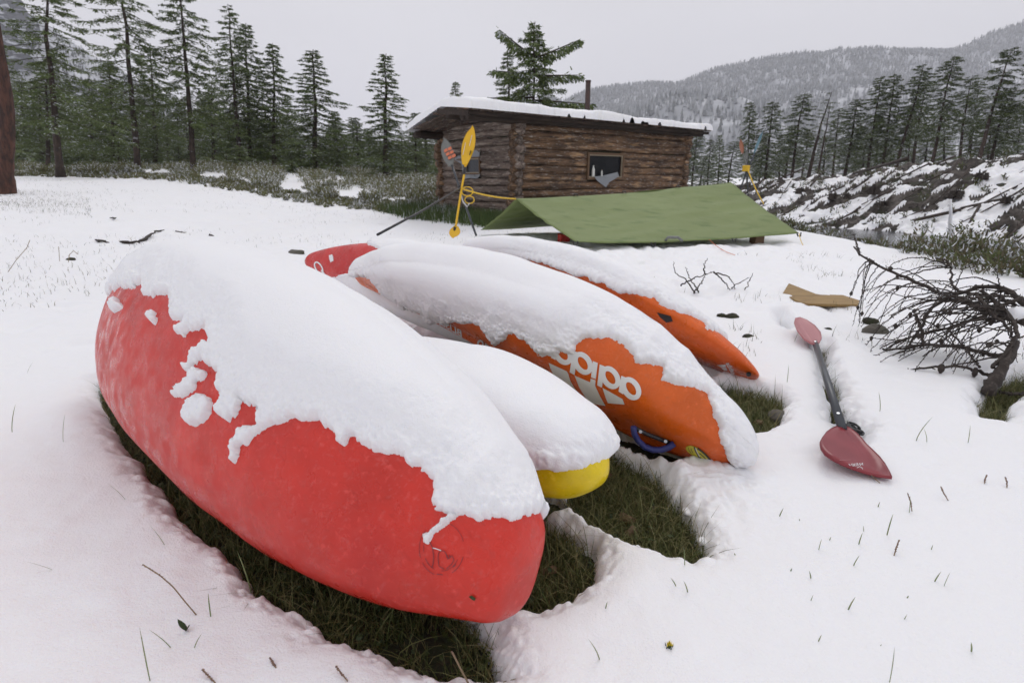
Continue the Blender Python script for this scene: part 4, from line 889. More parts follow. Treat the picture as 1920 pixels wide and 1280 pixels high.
# ---------------------------------------------------------------- trees
def tz(x, y): return float(terr(np.array([x]), np.array([y]))[0])
def sol(px, Y):
    """ground point seen in the direction px at distance Y"""
    x = (px - 960) / F * Y
    for _ in range(6): z = tz(x, Y); x = (px - 960) / F * (Y * CP - (z - CH) * SP)
    return np.array([x, Y, tz(x, Y)])
def leaves(P, ax, ln, wd, rng):
    """one narrow leaf-sized quad per point, pointing along ax with random roll"""
    n = len(P); r = rng.normal(size=(n, 3)); s = np.cross(ax, r); s /= np.linalg.norm(s, axis=1, keepdims=True) + 1e-9
    a = P - s * wd[:, None] * .5; b = P + s * wd[:, None] * .5; e = P + ax * ln[:, None]
    V = np.stack([a, b, e + s * wd[:, None] * .3, e - s * wd[:, None] * .3], 1).reshape(-1, 3)
    return V, np.arange(4 * n).reshape(n, 4)
def larch(seed, H=12., Rm=1.7, bare=.25, dens=1.0, droop=.5, lens=(.10, .05), shape=.9, nb=95, gap=.0, snowy=False, dead=10, topfork=False):
    rng = np.random.default_rng(seed); tr = MB(); cr = MB(); droop0 = droop
    z = np.linspace(0, 1, 14); cx = np.cumsum(rng.normal(0, .035, 14)) * z; cy = np.cumsum(rng.normal(0, .035, 14)) * z
    rad = .0095 * H * (1 - z) ** .9 + .012; rad[0] *= 1.35
    T = np.stack([cx, cy, z * H], -1); tr.tube(T, rad, 8, rn=.06)
    at = lambda h: np.array([np.interp(h, T[:, 2], T[:, 0]), np.interp(h, T[:, 2], T[:, 1]), h])
    VV, n0 = [], 0; phi = rng.uniform(0, 6)
    for i in range(dead):
        h = H * rng.uniform(.06, bare + .05); a = rng.uniform(0, 6.28); L = rng.uniform(.3, .9); d = np.array([math.cos(a), math.sin(a), -.15])
        tr.tube([at(h), at(h) + d * L * .5, at(h) + d * L + [0, 0, -.1]], [.018, .012, .004], 3, cap=False)
    for i in range(nb):
        t = (i + rng.uniform(0, 1)) / nb; h = H * (bare + (1 - bare) * t ** .92) * .995; phi += 2.4 + rng.uniform(-.3, .3)
        if rng.random() < gap: continue
        fall = (1 - t) ** shape * (1 if t > .12 else .55 + .45 * t / .12)
        L = Rm * fall * rng.uniform(.45, 1.2) + .12; dn_ = rng.uniform(.45, 1.25); droop = droop0 * rng.uniform(.5, 1.5)
        up0 = .35 * t ** 2 - .12 + rng.uniform(-.2, .2); n = 7; s = np.linspace(0, 1, n); o = at(h)
        dirv = np.array([math.cos(phi), math.sin(phi)]); bend = rng.uniform(-.25, .25)
        P = np.zeros((n, 3)); rr = s * L; P[:, 0] = dirv[0] * rr - dirv[1] * rr * bend * s; P[:, 1] = dirv[1] * rr + dirv[0] * rr * bend * s
        P[:, 2] = L * (up0 * s - droop * (s ** 1.6) * (1 - .55 * s) * (1 - .6 * t)); P += o
        tr.tube(P, (.006 + .010 * L) * (1 - s * .85), 3, cap=False)
        m = int(L / .078 * dens * dn_) + 3; q = rng.uniform(.10, 1, m) ** .8
        for sd in (-1, 1):
            B = np.stack([np.interp(q, s, P[:, k]) for k in range(3)], -1)
            tl = (.10 + .26 * L * (1 - np.abs(q - .45) * .9) * rng.uniform(.4, 1, m)) * .9
            side = np.stack([-dirv[1] * np.ones(m), dirv[0] * np.ones(m), np.zeros(m)], -1) * sd
            td = side * rng.uniform(.3, 1, (m, 1)) + np.array([dirv[0], dirv[1], 0]) * rng.uniform(.1, .8, (m, 1)); td[:, 2] -= rng.uniform(.15, 1.0, m)
            td /= np.linalg.norm(td, axis=1, keepdims=True)
            for k in range(6 if snowy else 8):
                f = rng.uniform(0, 1, m)[:, None]; c = B + td * tl[:, None] * f
                dd = td + rng.normal(0, .55, (m, 3)); dd /= np.linalg.norm(dd, axis=1, keepdims=True)
                V, Q_ = leaves(c, dd, rng.uniform(.5, 1.3, m) * lens[0] * 1.05, rng.uniform(.4, 1.1, m) * lens[1] * .72, rng); VV.append(V)
    V = np.concatenate(VV); return tr, V
VAR = {}
def variant(name, **k):
    tr, V = larch(**k); a = MB(); 
    f = []
    if tr.q: f.append(np.concatenate(tr.q))
    if tr.t: f.append(np.concatenate(tr.t))
    mt = mesh('trunk', np.concatenate(tr.v), f, True); mt.materials.append(M_bark)
    mc = mesh('crown', V, np.arange(len(V)).reshape(-1, 4).astype(np.int32), False); mc.materials.append(M_needle2 if k.get('snowy') else M_needle)
    VAR[name] = (mt, mc, k.get('H', 12.), k.get('Rm', 1.7))
variant('tall_a', seed=1, H=12, Rm=2.3, bare=.26, nb=95, dens=.95, droop=1.0, gap=.12, shape=.6, dead=14)
variant('tall_b', seed=2, H=12, Rm=2.0, bare=.22, nb=105, dens=1.0, droop=.85, gap=.08, shape=.7)
variant('full_a', seed=3, H=10, Rm=2.0, bare=.06, nb=130, dens=1.15, droop=.65, shape=.8, dead=3)
variant('full_b', seed=4, H=10, Rm=1.7, bare=.10, nb=125, dens=1.1, droop=.55, shape=.85, dead=4)
variant('slim', seed=5, H=10, Rm=1.3, bare=.08, nb=120, dens=1.1, droop=.5, shape=.8, dead=4)
variant('thin_a', seed=6, H=12, Rm=1.3, bare=.30, nb=110, dens=1.25, droop=.95, gap=.15, shape=.45, snowy=True, lens=(.12, .06), dead=18)
variant('thin_b', seed=8, H=12, Rm=1.1, bare=.40, nb=90, dens=1.2, droop=.95, gap=.2, shape=.4, snowy=True, lens=(.12, .06), dead=16)
variant('thin_c', seed=9, H=12, Rm=1.5, bare=.16, nb=125, dens=1.25, droop=.9, gap=.1, shape=.55, snowy=True, lens=(.12, .06), dead=12)
variant('small', seed=10, H=6, Rm=1.3, bare=.05, nb=70, dens=1.1, droop=.4, shape=.85, lens=(.10, .05), dead=2)
variant('bare_', seed=11, H=12, Rm=.8, bare=.5, nb=22, dens=.45, droop=.3, gap=.2, shape=.3, snowy=True, dead=26)
def tree(lab, var, px, Y, pxt, pyt, wide=None, group=None, rot=None, name='larch_tree'):
    b = sol(px, Y); top = Q(pxt, pyt, Y + RNG.uniform(-.3, .3)); mt, mc, H, Rm = VAR[var]; d = Vector(top - b); h = d.length
    o = bpy.data.objects.new(name, None); COL.objects.link(o); o.location = b - np.array([0, 0, .1]); tag(o, lab, 'tree', group)
    sz = h / H; sx = sz if wide is None else (1.38 if px < 860 else 1.2) * (wide / 2 / (F / Y)) / Rm
    o.rotation_mode = 'QUATERNION'; qq = Vector((0, 0, 1)).rotation_difference(d.normalized()); o.rotation_quaternion = qq @ Matrix.Rotation(RNG.uniform(0, 6.28) if rot is None else rot, 3, 'Z').to_quaternion()
    o.scale = (sx, sx, sz)
    for nm, me in (('trunk', mt), ('crown', mc)):
        c = bpy.data.objects.new(nm, me); COL.objects.link(c); c.parent = o
    return o
GL = 'larches along the far edge of the snowy meadow'
for a in [("tall drooping larch next to the red-barked trunk, its top out of frame", 'tall_a', 113, 21, 72, -70, 175),
          ("tall larch with a long bare trunk, second high one from the left", 'tall_a', 259, 26, 225, -90, 150),
          ("tall larch with a dark trunk just right of the sky gap, top cut off", 'tall_b', 363, 27, 336, -55, 125),
          ("pointed larch whose tip just fits in the frame, left of a close pair", 'tall_b', 452, 33, 424, 3, 100),
          ("pointed larch leaning on its taller left neighbour", 'full_b', 470, 35, 455, 38, 95),
          ("dense narrow dark larch between the close pair and the broad light one", 'full_b', 514, 34, 509, 76, 92),
          ("broad light green larch with branches down to the brush", 'full_a', 590, 31, 588, 90, 130),
          ("slender lone pointed larch standing clear against the sky left of the cabin", 'slim', 723, 30, 722, 98, 88),
          ("small frosted larch in the dip between the broad larch and the lone pointed one", 'slim', 672, 42, 672, 218, 48),
          ("small larch just left of the cabin eave", 'full_b', 780, 40, 779, 208, 62),
          ("little larch tip rising behind the left end of the cabin roof", 'slim', 858, 36, 858, 150, 50),
          ("thin mid-height larch between the two tall bare-trunked ones", 'tall_b', 291, 38, 283, 78, 85),
          ("bushy larch right under the pale gap in the left trees", 'full_a', 212, 36, 205, 110, 95),
          ("short dark larch close behind the drooping one", 'tall_b', 90, 30, 84, 120, 100),
          ("larch filling the gap below the tall trunk at the upper left", 'full_b', 400, 44, 398, 150, 75),
          ("small larch right of the broad light green one", 'full_b', 633, 38, 630, 205, 60)]:
    tree(a[0], a[1], a[2], a[3], a[4], a[5], a[6], GL)
n = 0
for i in range(46):   # dense stand behind
    px = -60 + i * 21 + RNG.uniform(-9, 9)
    if px > 905: break
    Y = RNG.uniform(44, 78); yt = (115 if px < 170 else 165 if px < 560 else 235) + RNG.uniform(-30, 50)
    tree("larch in the dense dark stand behind the meadow-edge trees", RNG.choice(['full_a', 'full_b', 'tall_b', 'slim']), px, Y, px + (px - 960) * .02 + RNG.uniform(-5, 5), yt, RNG.uniform(48, 85), 'larches of the dense stand behind')
for i in range(26):   # understorey
    px = -40 + i * 36 + RNG.uniform(-14, 14)
    tree("young bushy larch low in the brush at the forest edge", 'small', px, RNG.uniform(27, 46), px + RNG.uniform(-3, 3), RNG.uniform(236, 296), RNG.uniform(38, 60), 'young larches in the brush')
# big near tree behind the cabin
def bigtree():
    VARk = larch(seed=23, H=6.2, Rm=2.0, bare=.10, nb=95, dens=1.7, droop=.5, lens=(.10, .045), shape=.95, dead=3)
    tr, V = VARk; rng = np.random.default_rng(5); VV = [V]
    for (h, dx, dz, L) in ((5.1, -1, .80, 1.1), (5.05, 1, .38, 1.45), (4.45, 1, -.02, 1.5), (4.5, -1, .10, 1.35), (3.7, -1, .0, 1.75), (3.6, 1, -.1, 1.9)):
        s = np.linspace(0, 1, 9); P = np.stack([dx * L * s, -.2 * s, h + L * dz * s ** 1.1], -1); tr.tube(P, .045 * (1 - .85 * s), 5, cap=False)
        for k in range(9):
            m = 60; q = rng.uniform(.05, 1, m); B = np.stack([np.interp(q, s, P[:, j]) for j in range(3)], -1)
            td = rng.normal(0, .35, (m, 3)); td[:, 0] += dx * .4; td[:, 2] -= .75; td /= np.linalg.norm(td, axis=1, keepdims=True)
            B = B + td * (rng.uniform(0, .42, (m, 1)) * (1 - .6 * q[:, None])); VV.append(leaves(B, td, rng.uniform(.07, .14, m), rng.uniform(.03, .06, m), rng)[0])
    V = np.concatenate(VV); f = [np.concatenate(tr.q)] + ([np.concatenate(tr.t)] if tr.t else [])
    mt = mesh('trunk', np.concatenate(tr.v), f, True); mt.materials.append(M_bark); mc = mesh('crown', V, np.arange(len(V)).reshape(-1, 4).astype(np.int32), False); mc.materials.append(M_needle)
    VAR['big'] = (mt, mc, 6.2, 2.05)
bigtree()
tree("big broad larch with two raised arms and snow on its boughs behind the cabin roof", 'big', 1003, 20, 1001, 38, 178, None, 0.0)
tree("thinner larch standing behind the left side of the broad one over the roof", 'slim', 955, 24, 957, 92, 85, None)
# leaning, frosted larches above the eroded bank
GR = 'leaning larches above the eroded riverbank'
R_ = [("straight narrow larch, first of the row above the bank end", 'thin_c', 1400, 42, 1407, 186, 42), ("fuller larch just right of the pale blue paddle blade", 'thin_c', 1432, 42, 1452, 186, 62),
      ("shorter larch behind the two at the low end of the bank", 'thin_a', 1470, 46, 1482, 232, 46), ("leaning larch with a bushy top right of the blue paddle", 'thin_a', 1482, 43, 1510, 172, 56),
      ("nearly bare larch whose tip bends over to the right", 'bare_', 1512, 42, 1553, 168, 40), ("dead thin larch trunk leaning right with almost no needles", 'bare_', 1530, 41, 1560, 188, 26),
      ("bushy mid-height larch right of the dead trunk", 'thin_c', 1582, 40, 1612, 180, 62), ("small larch tucked behind the bushy mid-height one", 'thin_b', 1560, 46, 1575, 200, 40),
      ("tall larch with snowy top, left of a pair at the bank crest", 'thin_a', 1625, 39, 1650, 140, 50), ("tall larch of the crest pair, right one with a fuller crown", 'thin_c', 1652, 38, 1680, 134, 62),
      ("leaning larch with an open crown over the fallen crest log", 'thin_a', 1676, 37, 1728, 118, 58), ("larch right behind the open-crowned leaning one", 'thin_b', 1708, 40, 1742, 150, 48),
      ("prominent larch with hooked top leaning right on the crest", 'thin_a', 1744, 34, 1796, 100, 60), ("pale sparse larch in the gap before the rightmost crowns", 'thin_b', 1797, 35, 1826, 138, 46),
      ("another sparse larch, close to the pale one near the right edge", 'thin_b', 1812, 38, 1842, 150, 40),
      ("strongly leaning larch with a dark slanting trunk at the right", 'thin_b', 1832, 31, 1903, 86, 60), ("drooping larch under the strongly leaning trunk at the right", 'thin_c', 1856, 32, 1888, 165, 66),
      ("larch at the right edge of the picture on the bank crest", 'thin_a', 1930, 30, 1975, 60, 70), ("small young larch on the crest at the foot of the slanting trunk", 'small', 1818, 33, 1822, 236, 44)]
for a in R_: tree(*a, GR)
for i, (px, yt) in enumerate([(1296, 235), (1325, 258), (1345, 250), (1362, 262), (1310, 290), (1420, 250), (1500, 240), (1540, 250), (1598, 232), (1640, 215), (1700, 205), (1770, 200), (1875, 200), (1730, 225), (1665, 235), (1460, 262), (1615, 245), (1282, 270), (1905, 190), (1848, 215)]):
    tree("frosted slim larch in the row behind the leaning bank trees", ['thin_a', 'thin_c', 'slim'][i % 3], px, RNG.uniform(48, 60), px + RNG.uniform(4, 18), yt, RNG.uniform(34, 52), 'slim larches behind the bank')
# red-barked trunk at the left edge
b = sol(8, 13.6); b[2] -= .1
t = empty('larch_tree', "thick red-barked tree trunk at the left edge of the picture", 'tree', None, b); mb = MB()
pp = [(6, 362), (8, 330), (12, 250), (8, 170), (-6, 80), (-26, -40), (-50, -160)]; P = np.array([Q(x, y, 13.6) - b for x, y in pp]); P[0] = (0, 0, 0)
tt = np.linspace(0, 1, 30); P = np.stack([np.interp(tt, np.linspace(0, 1, 7), P[:, k]) for k in range(3)], -1)
P += np.stack([noise(P, 1.1, 3), noise(P, 1.1, 4), 0 * tt], -1) * .02
mb.tube(P, np.interp(tt, [0, .04, .3, 1], [.26, .20, .16, .09]), 18, rn=.07); mb.build('trunk', M_barkr, t, True)
for k, (h, L, a) in enumerate(((5.6, 1.0, 3.3), (5.9, .9, 2.6), (6.1, .8, 4.4))):
    mb = MB(); c = P[min(29, int(h / 6.6 * 29))]; s = np.linspace(0, 1, 8); B = c + np.stack([math.cos(a) * L * s, math.sin(a) * L * s, .1 * s - .5 * s * s], -1); mb.tube(B, .04 * (1 - .8 * s), 5); mb.build('bough', M_barkr, t, True)

# ---------------------------------------------------------------- mountains
def small_firs(P, h, seed, frac=.35):
    """tens of thousands of far firs: three-sided two-tier crowns, joined"""
    rng = np.random.default_rng(seed); n = len(P); a0 = rng.uniform(0, 6.28, n); V = np.zeros((n, 8, 3)); r = h * rng.uniform(.16, .26, n)
    for k in range(3):
        a = a0 + k * 2.094
        V[:, k] = np.stack([np.cos(a) * r, np.sin(a) * r, h * .06], -1); V[:, 4 + k] = np.stack([np.cos(a + 1) * r * .7, np.sin(a + 1) * r * .7, h * .42], -1)
    V[:, 3] = np.stack([0 * h, 0 * h, h * .66], -1); V[:, 7] = np.stack([0 * h, 0 * h, h], -1); V += P[:, None]
    base = (np.arange(n) * 8)[:, None, None]; t = np.array([[0, 1, 3], [1, 2, 3], [2, 0, 3], [4, 5, 7], [5, 6, 7], [6, 4, 7]])[None] + base
    return V.reshape(-1, 3), t.reshape(-1, 3).astype(np.int32)
M_mtn = mat("mountain_snow", (.46, .47, .50), .8, [((.01, .01, .01), 4, .5, 3)], [((.012, .012, .012), 4, .4, .62, (.26, .27, .29)), ((.03, .03, .03), 5, .5, .7, (.60, .61, .64))])
M_fir = island_mat("frosted_firs", [(.16, .17, .17), (.29, .30, .31), (.46, .47, .49), (.22, .23, .235), (.36, .37, .38)], .8)
M_firl = island_mat("dark_firs", [(.035, .045, .035), (.06, .07, .055), (.09, .10, .09)], .8, snow=.3)
def ridge(name, sky, Y, depth, foot, seed, nfir, hf, mfir, flab, density_pow=1.0):
    """mountain whose crest follows the skyline at distance Y (metres) and falls towards us"""
    xs = np.linspace(sky[0][0], sky[-1][0], 220); ys = np.interp(xs, [a for a, b in sky], [b for a, b in sky])
    crest = np.array([Q(x, y, Y) for x, y in zip(xs, ys)]); m = 90; V = np.zeros((220, m + 12, 3))
    for j in range(m + 12):
        if j < m: s = j / (m - 1); yy = Y - depth * (1 - s); z = foot + (crest[:, 2] - foot) * (s ** 1.15)
        else: k = (j - m + 1) / 12; yy = Y + depth * .6 * k; z = crest[:, 2] - (crest[:, 2] - foot) * k ** 1.4 * .9; s = 1
        x = crest[:, 0]
        P = np.stack([x, np.full_like(x, yy)], -1); g = fbm(P, 1 / (Y * .13), 4, seed) * (Y * .022) * min(1, 4 * (1 - abs(2 * s - 1))) if j < m else 0
        V[:, j] = np.stack([x, np.full_like(x, yy), z + g], -1)
    q = grid_faces(220, m + 12)[:, ::-1].astype(np.int32); o = link(name, mesh(name, V.reshape(-1, 3), q), M_mtn); tag(o, kind='structure')
    if nfir:
        rng = np.random.default_rng(seed); a = rng.uniform(0, 218.99, nfir); b = (rng.uniform(0, 1, nfir) ** .7) * (m - 1.01); i = a.astype(int); j = b.astype(int); fa = (a - i)[:, None]; fb = (b - j)[:, None]
        P = V[i, j] * (1 - fa) * (1 - fb) + V[i + 1, j] * fa * (1 - fb) + V[i, j + 1] * (1 - fa) * fb + V[i + 1, j + 1] * fa * fb
        k = fbm(P[:, :2], 1 / (Y * .09), 3, seed + 5) + .5 * noise(P[:, [0, 2]] * [1, .25], 1 / (Y * .03), seed + 8); P = P[(k > -1.05)]
        h = hf * np.random.default_rng(seed + 1).uniform(.6, 1.25, len(P)); vv, tt = small_firs(P, h, seed); o = link('conifer_forest', mesh('conifer_forest', vv, tt, False), mfir); tag(o, flab, 'forest', None, 'stuff')
ridge('mountain', [(1000,200),(1060,190),(1085,178),(1110,171),(1150,163),(1210,158),(1270,160),(1300,146),(1340,131),(1400,116),(1470,104),(1510,100),(1560,106),(1620,108),(1680,100),(1740,101),(1790,94),(1850,66),(1920,42),(2020,0),(2200,-60)], 1500, 1150, -4, 3, 60000, 9.5, M_fir, "snow-frosted conifer forest covering the mountainside at the right")
ridge('mountain_left', [(-500,-260),(-200,-120),(0,2),(60,30),(130,82),(190,112),(250,152),(330,196),(420,236),(560,268),(760,290),(1000,300)], 900, 640, -3, 11, 9000, 9, M_firl, "dark snow-dusted conifers on the lower slopes behind the left trees")
# dark crags on the left mountain
for (x, y, Y, s, lab) in ((150, 185, 720, (36, 20, 17), "dark rocky crag high on the snowy slope behind the left trees"), (10, 55, 760, (30, 20, 45), "dark rock face at the top left corner behind the drooping larch"), (215, 215, 640, (20, 12, 6), "small rock outcrop right of the dark crag on the slope")):
    import bmesh
    bm = bmesh.new(); bmesh.ops.create_icosphere(bm, subdivisions=4, radius=1); c0 = Q(x, y, Y)
    for v in bm.verts:
        P = np.array(v.co); k = 1 + .45 * float(noise(P + x, 1.6, 3)) + .2 * float(noise(P + x, 4, 4)); v.co = Vector((P[0] * s[0] * k, P[1] * s[1] * k, P[2] * s[2] * k))
    me = bpy.data.meshes.new('crag'); bm.to_mesh(me); bm.free(); o = link('crag', me, mat("crag_rock", (.045, .05, .06), .9, [((.3, .3, .3), 5, 1, 2)], [((.08, .08, .25), 5, .52, .62, (.5, .52, .56))])); o.location = c0; tag(o, lab, 'rock')

# ---------------------------------------------------------------- brush at the forest edge, riverside shrubs
def shrubs(name, pts, hts, mt, lab, per=60, seed=0, stem=True, leaf=.035):
    rng = np.random.default_rng(seed); n = len(pts); N = n * per; c = np.repeat(pts, per, 0); h = np.repeat(hts, per)
    f = rng.uniform(0, 1, N) ** .7; a = rng.uniform(0, 6.28, N); sp = h * .55 * rng.uniform(0, 1, N) ** .6
    P = c + np.stack([np.cos(a) * sp * (.3 + .7 * f), np.sin(a) * sp * (.3 + .7 * f), f * h * (1 - .35 * (sp / (h * .55)) ** 2)], -1)
    d = np.stack([np.cos(a) * .5, np.sin(a) * .5, np.ones(N)], -1) + rng.normal(0, .45, (N, 3)); d /= np.linalg.norm(d, axis=1, keepdims=True)
    V, Qd = leaves(P, d, leaf * rng.uniform(.8, 2.8, N), leaf * rng.uniform(.4, 1.0, N), rng)
    o = link(name, mesh(name, V, Qd.astype(np.int32), False), mt); tag(o, lab, 'undergrowth', None, 'stuff')
pts = []
edge = lambda px: np.interp(px, [-100, 60, 250, 450, 620, 760, 860], [23, 23.5, 23, 20, 17, 15.5, 15])
while len(pts) < 6200:
    px = RNG.uniform(-120, 1000); Ye = edge(px); Y = Ye + (RNG.uniform(0, 1) ** 1.6) * 26
    k = float(noise(np.array([px * .02, Y * .25]), 1.0, 77)) + .5 * float(noise(np.array([px * .06, Y * .6]), 1.0, 78))
    if k < -.28 + .25 * (Y - Ye < 2.5): continue
    x = (px - 960) / F * (Y * CP + .1); 
    rel = np.array([x, Y]) - C0
    if -.3 < rel @ UR < LR + .3 and -.3 < rel @ UL < LL + .4: continue
    pts.append((x, Y))
for i in range(1500):
    px = RNG.uniform(-100, 860); Y = edge(px) - 2.6 * RNG.uniform(0, 1) ** 2 + .5; x = (px - 960) / F * (Y * CP + .1); pts.append((x, Y))
NE = 1500
pts = np.array(pts); pz = terr(pts[:, 0], pts[:, 1]); P3 = np.c_[pts, pz - .04]
shrubs('undergrowth', P3, (.32 + .22 * noise(pts, .5, 35) + .1 * noise(pts, 1.5, 36)).clip(.08, .7) * RNG.uniform(.5, 1.25, len(pts)) * np.where(np.arange(len(pts)) >= len(pts) - NE, .45, 1), M_brush, "low green-brown brush dusted with snow along the forest edge", 46, 3, leaf=.032)
pts = []
while len(pts) < 3400:
    x = RNG.uniform(4.9, 24); Y = RNG.uniform(4.6, 24)
    wv = float(bank_w(x, Y)); 
    if wv > -3.0: continue
    if x < 5.6 + .9 * float(noise(np.array([Y, 0.]), .7, 5)) + .3 * float(noise(np.array([Y, 4.]), 2.7, 6)): continue
    if x > 11.5 and RNG.random() < .75: continue
    k = float(noise(np.array([x, Y]), .7, 79))
    if k < -.3: continue
    pts.append((x, Y))
for i in range(330):  # behind the cabin and tarp towards the river
    px = RNG.uniform(1270, 1480); Y = RNG.uniform(11.5, 30); x = (px - 960) / F * (Y * CP)
    if bank_w(x, Y) < -3: pts.append((x, Y))
pts = np.array(pts); pz = terr(pts[:, 0], pts[:, 1]); shrubs('riverside_shrubs', np.c_[pts, pz - .04], (.26 + .22 * noise(pts, .9, 33) + .1 * noise(pts, 2.5, 34)).clip(.05, .6) * RNG.uniform(.5, 1.2, len(pts)), M_brushd, "low olive and brown shrubs along the near riverside dusted with snow", 60, 4, leaf=.026)
# tufts of long grass round the cabin
pts = []
for i in range(700):
    if RNG.random() < .5: u, v = RNG.uniform(-1.3, 1.5), RNG.uniform(-1.3, -.1)
    else: u, v = RNG.uniform(-1.6, -.15), RNG.uniform(-1.0, LL + .6)
    pts.append(wp(u, v, 0)[:2])
pts = np.array(pts); pz = terr(pts[:, 0], pts[:, 1])
def grass(name, pts, z, h0, h1, wd, mt, lab, seed=0, lean=.5, seg=3, kind='stuff'):
    rng = np.random.default_rng(seed); n = len(pts); a = rng.uniform(0, 6.28, n); h = rng.uniform(h0, h1, n); ln = rng.uniform(.1, lean, n) * h; b = rng.uniform(0, 6.28, n)
    V = np.zeros((n, seg * 2 + 1, 3)); w_ = wd * rng.uniform(.6, 1.3, n)
    for s in range(seg + 1):
        t = s / seg; c = np.c_[pts, z] + np.stack([np.cos(a) * ln * t ** 1.8, np.sin(a) * ln * t ** 1.8, h * (t - .25 * t * t * (ln / h))], -1)
        o = np.stack([np.cos(b) * w_ * (1 - t * .8) / 2, np.sin(b) * w_ * (1 - t * .8) / 2, 0 * a], -1)
        if s < seg: V[:, 2 * s] = c - o; V[:, 2 * s + 1] = c + o
        else: V[:, -1] = c
    base = (np.arange(n) * (seg * 2 + 1))[:, None, None]; q = np.array([[2 * s, 2 * s + 1, 2 * s + 3, 2 * s + 2] for s in range(seg - 1)]).reshape(-1, 4)[None] + base
    t = np.array([[2 * seg - 2, 2 * seg - 1, 2 * seg]])[None] + base
    o = link(name, mesh(name, V.reshape(-1, 3), [q.reshape(-1, 4).astype(np.int32), t.reshape(-1, 3).astype(np.int32)], False), mt)
    if lab: tag(o, lab, 'grass', None, kind)
    return o
pts2 = np.repeat(pts, 26, 0) + RNG.normal(0, .10, (len(pts) * 26, 2)); pz2 = terr(pts2[:, 0], pts2[:, 1])
rel = pts2 - C0; ok = ~((rel @ UR > 0) & (rel @ UL > 0)); M_grassc = island_mat("cabin_grass", [(.045, .075, .018), (.06, .095, .025), (.09, .11, .04)], .6, snow=.06)
grass('tall_grass', pts2[ok], pz2[ok] - .02, .12, .34, .012, M_grassc, "long green grass sheltered from the snow round the cabin foot", 5)
# ---------------------------------------------------------------- riverbank debris
def wv2xy(wv, v): return np.array([12.3 + .857 * wv + .515 * v, 28 + .515 * wv - .857 * v])
def bz(wv, v): x, y = wv2xy(wv, v); return np.array([x, y, tz(x, y)])
protoL = []
for k in range(4):
    mb = MB(); s = np.linspace(0, 1, 9); P = np.stack([s * 3.2 - 1.6, .06 * noise(np.c_[s * 2, s * 0 + k * 7], 1.5, k), .05 * noise(np.c_[s * 2, s * 0 + k * 9], 1.2, k + 4)], -1); mb.tube(P, .075 * (1 - .65 * s), 7, rn=.08)
    for j in range(4): c = P[RNG.integers(2, 8)]; a = RNG.uniform(0, 6.28); mb.tube([c, c + [.12, .25 * math.cos(a), .25 * abs(math.sin(a))]], [.02, .006], 4)
    f = [np.concatenate(mb.q), np.concatenate(mb.t)]; me = mesh('log_stem', np.concatenate(mb.v), f, True); me.materials.append(M_bark); protoL.append(me)
M_snowcap = M_snow
for i in range(74):
    wv = RNG.uniform(.8, 9.6); v = RNG.uniform(-9, 12); p = bz(wv, v); L = RNG.uniform(.35, 1.25)
    o = bpy.data.objects.new('fallen_log', protoL[i % 4]); COL.objects.link(o); tag(o, "thin fallen trunk lying slantwise on the snowy eroded bank", 'log', 'fallen trunks strewn over the eroded bank')
    a = math.radians(RNG.choice([205, 215, 225, 200, 190]) + RNG.uniform(-14, 14)); o.location = p + [0, 0, .12]; wd = RNG.uniform(.4, .95); o.scale = (L, wd, wd)
    dx = np.array([math.cos(a), math.sin(a)]) * L * 1.4; dz = tz(p[0] + dx[0], p[1] + dx[1]) - p[2]; o.rotation_euler = (0, -math.atan2(dz, L * 1.4), a)
for i, (px, py, wv, s, lab) in enumerate([(1638, 362, 6.5, .42, "round dark root ball halfway up the left part of the bank"), (1560, 372, 5.5, .34, "small upturned root clump in the lower left of the bank"), (1588, 372, 5.2, .28, "narrow root stump just right of the small upturned clump"),
        (1655, 385, 5.0, .26, "little dark stump below the round root ball"), (1835, 335, 6.4, .36, "tall dark root stump in the middle of the bank"), (1885, 380, 4.5, .32, "round black log end on the right part of the bank"), (1790, 370, 5.0, .40, "dark upturned roots above the snow-covered white pole"), (1500, 362, 6.5, .35, "dark root clump at the far left end of the bank")]):
    best = None
    for Y in np.arange(17, 42, .25):
        P = Q(px, py, Y)
        if abs(P[2] - tz(P[0], P[1])) < .35 and bank_w(P[0], P[1]) > 0: best = P; break
    if best is None: best = bz(wv, 0)
    mb = MB()
    for k in range(26):
        d = RNG.normal(0, 1, 3); d[2] = abs(d[2]) * .8; d /= np.linalg.norm(d); L = s * RNG.uniform(.6, 1.25); mb.tube([[0, 0, 0], d * L * .5 + RNG.normal(0, .04, 3), d * L + [0, 0, -.08 * L]], [s * .16, s * .09, .012], 5)
    bs = [[s * .3 * RNG.normal(), s * .3 * RNG.normal(), .1 * s] for _ in range(5)]
    for q_ in bs: mb.tube([np.array(q_) - [0, 0, s * .4], np.array(q_) + [0, 0, s * .45]], [s * .34, s * .2], 7, rn=.2)
    o = mb.build('root_stump', M_twig); o.location = best + [0, 0, .05]; tag(o, lab, 'stump')
def bankhit(px, py):
    for Y in np.arange(15, 45, .1):
        P = Q(px, py, Y)
        if P[2] <= tz(P[0], P[1]) + .02: return P
    return Q(px, py, 22)
p0 = bankhit(1788, 447); Yp = p0[1]; P = np.array([Q(a, b, Yp - .1) for a, b in [(1789, 450), (1784, 438), (1781, 420), (1783, 398), (1782, 374)]]); mb = MB(); mb.tube(P, [.07, .075, .07, .06, .04], 7, rn=.15); o = mb.build('snowy_pole', M_snow, None, True); tag(o, "curved snow-covered white pole standing out of the foot of the bank", 'pole')
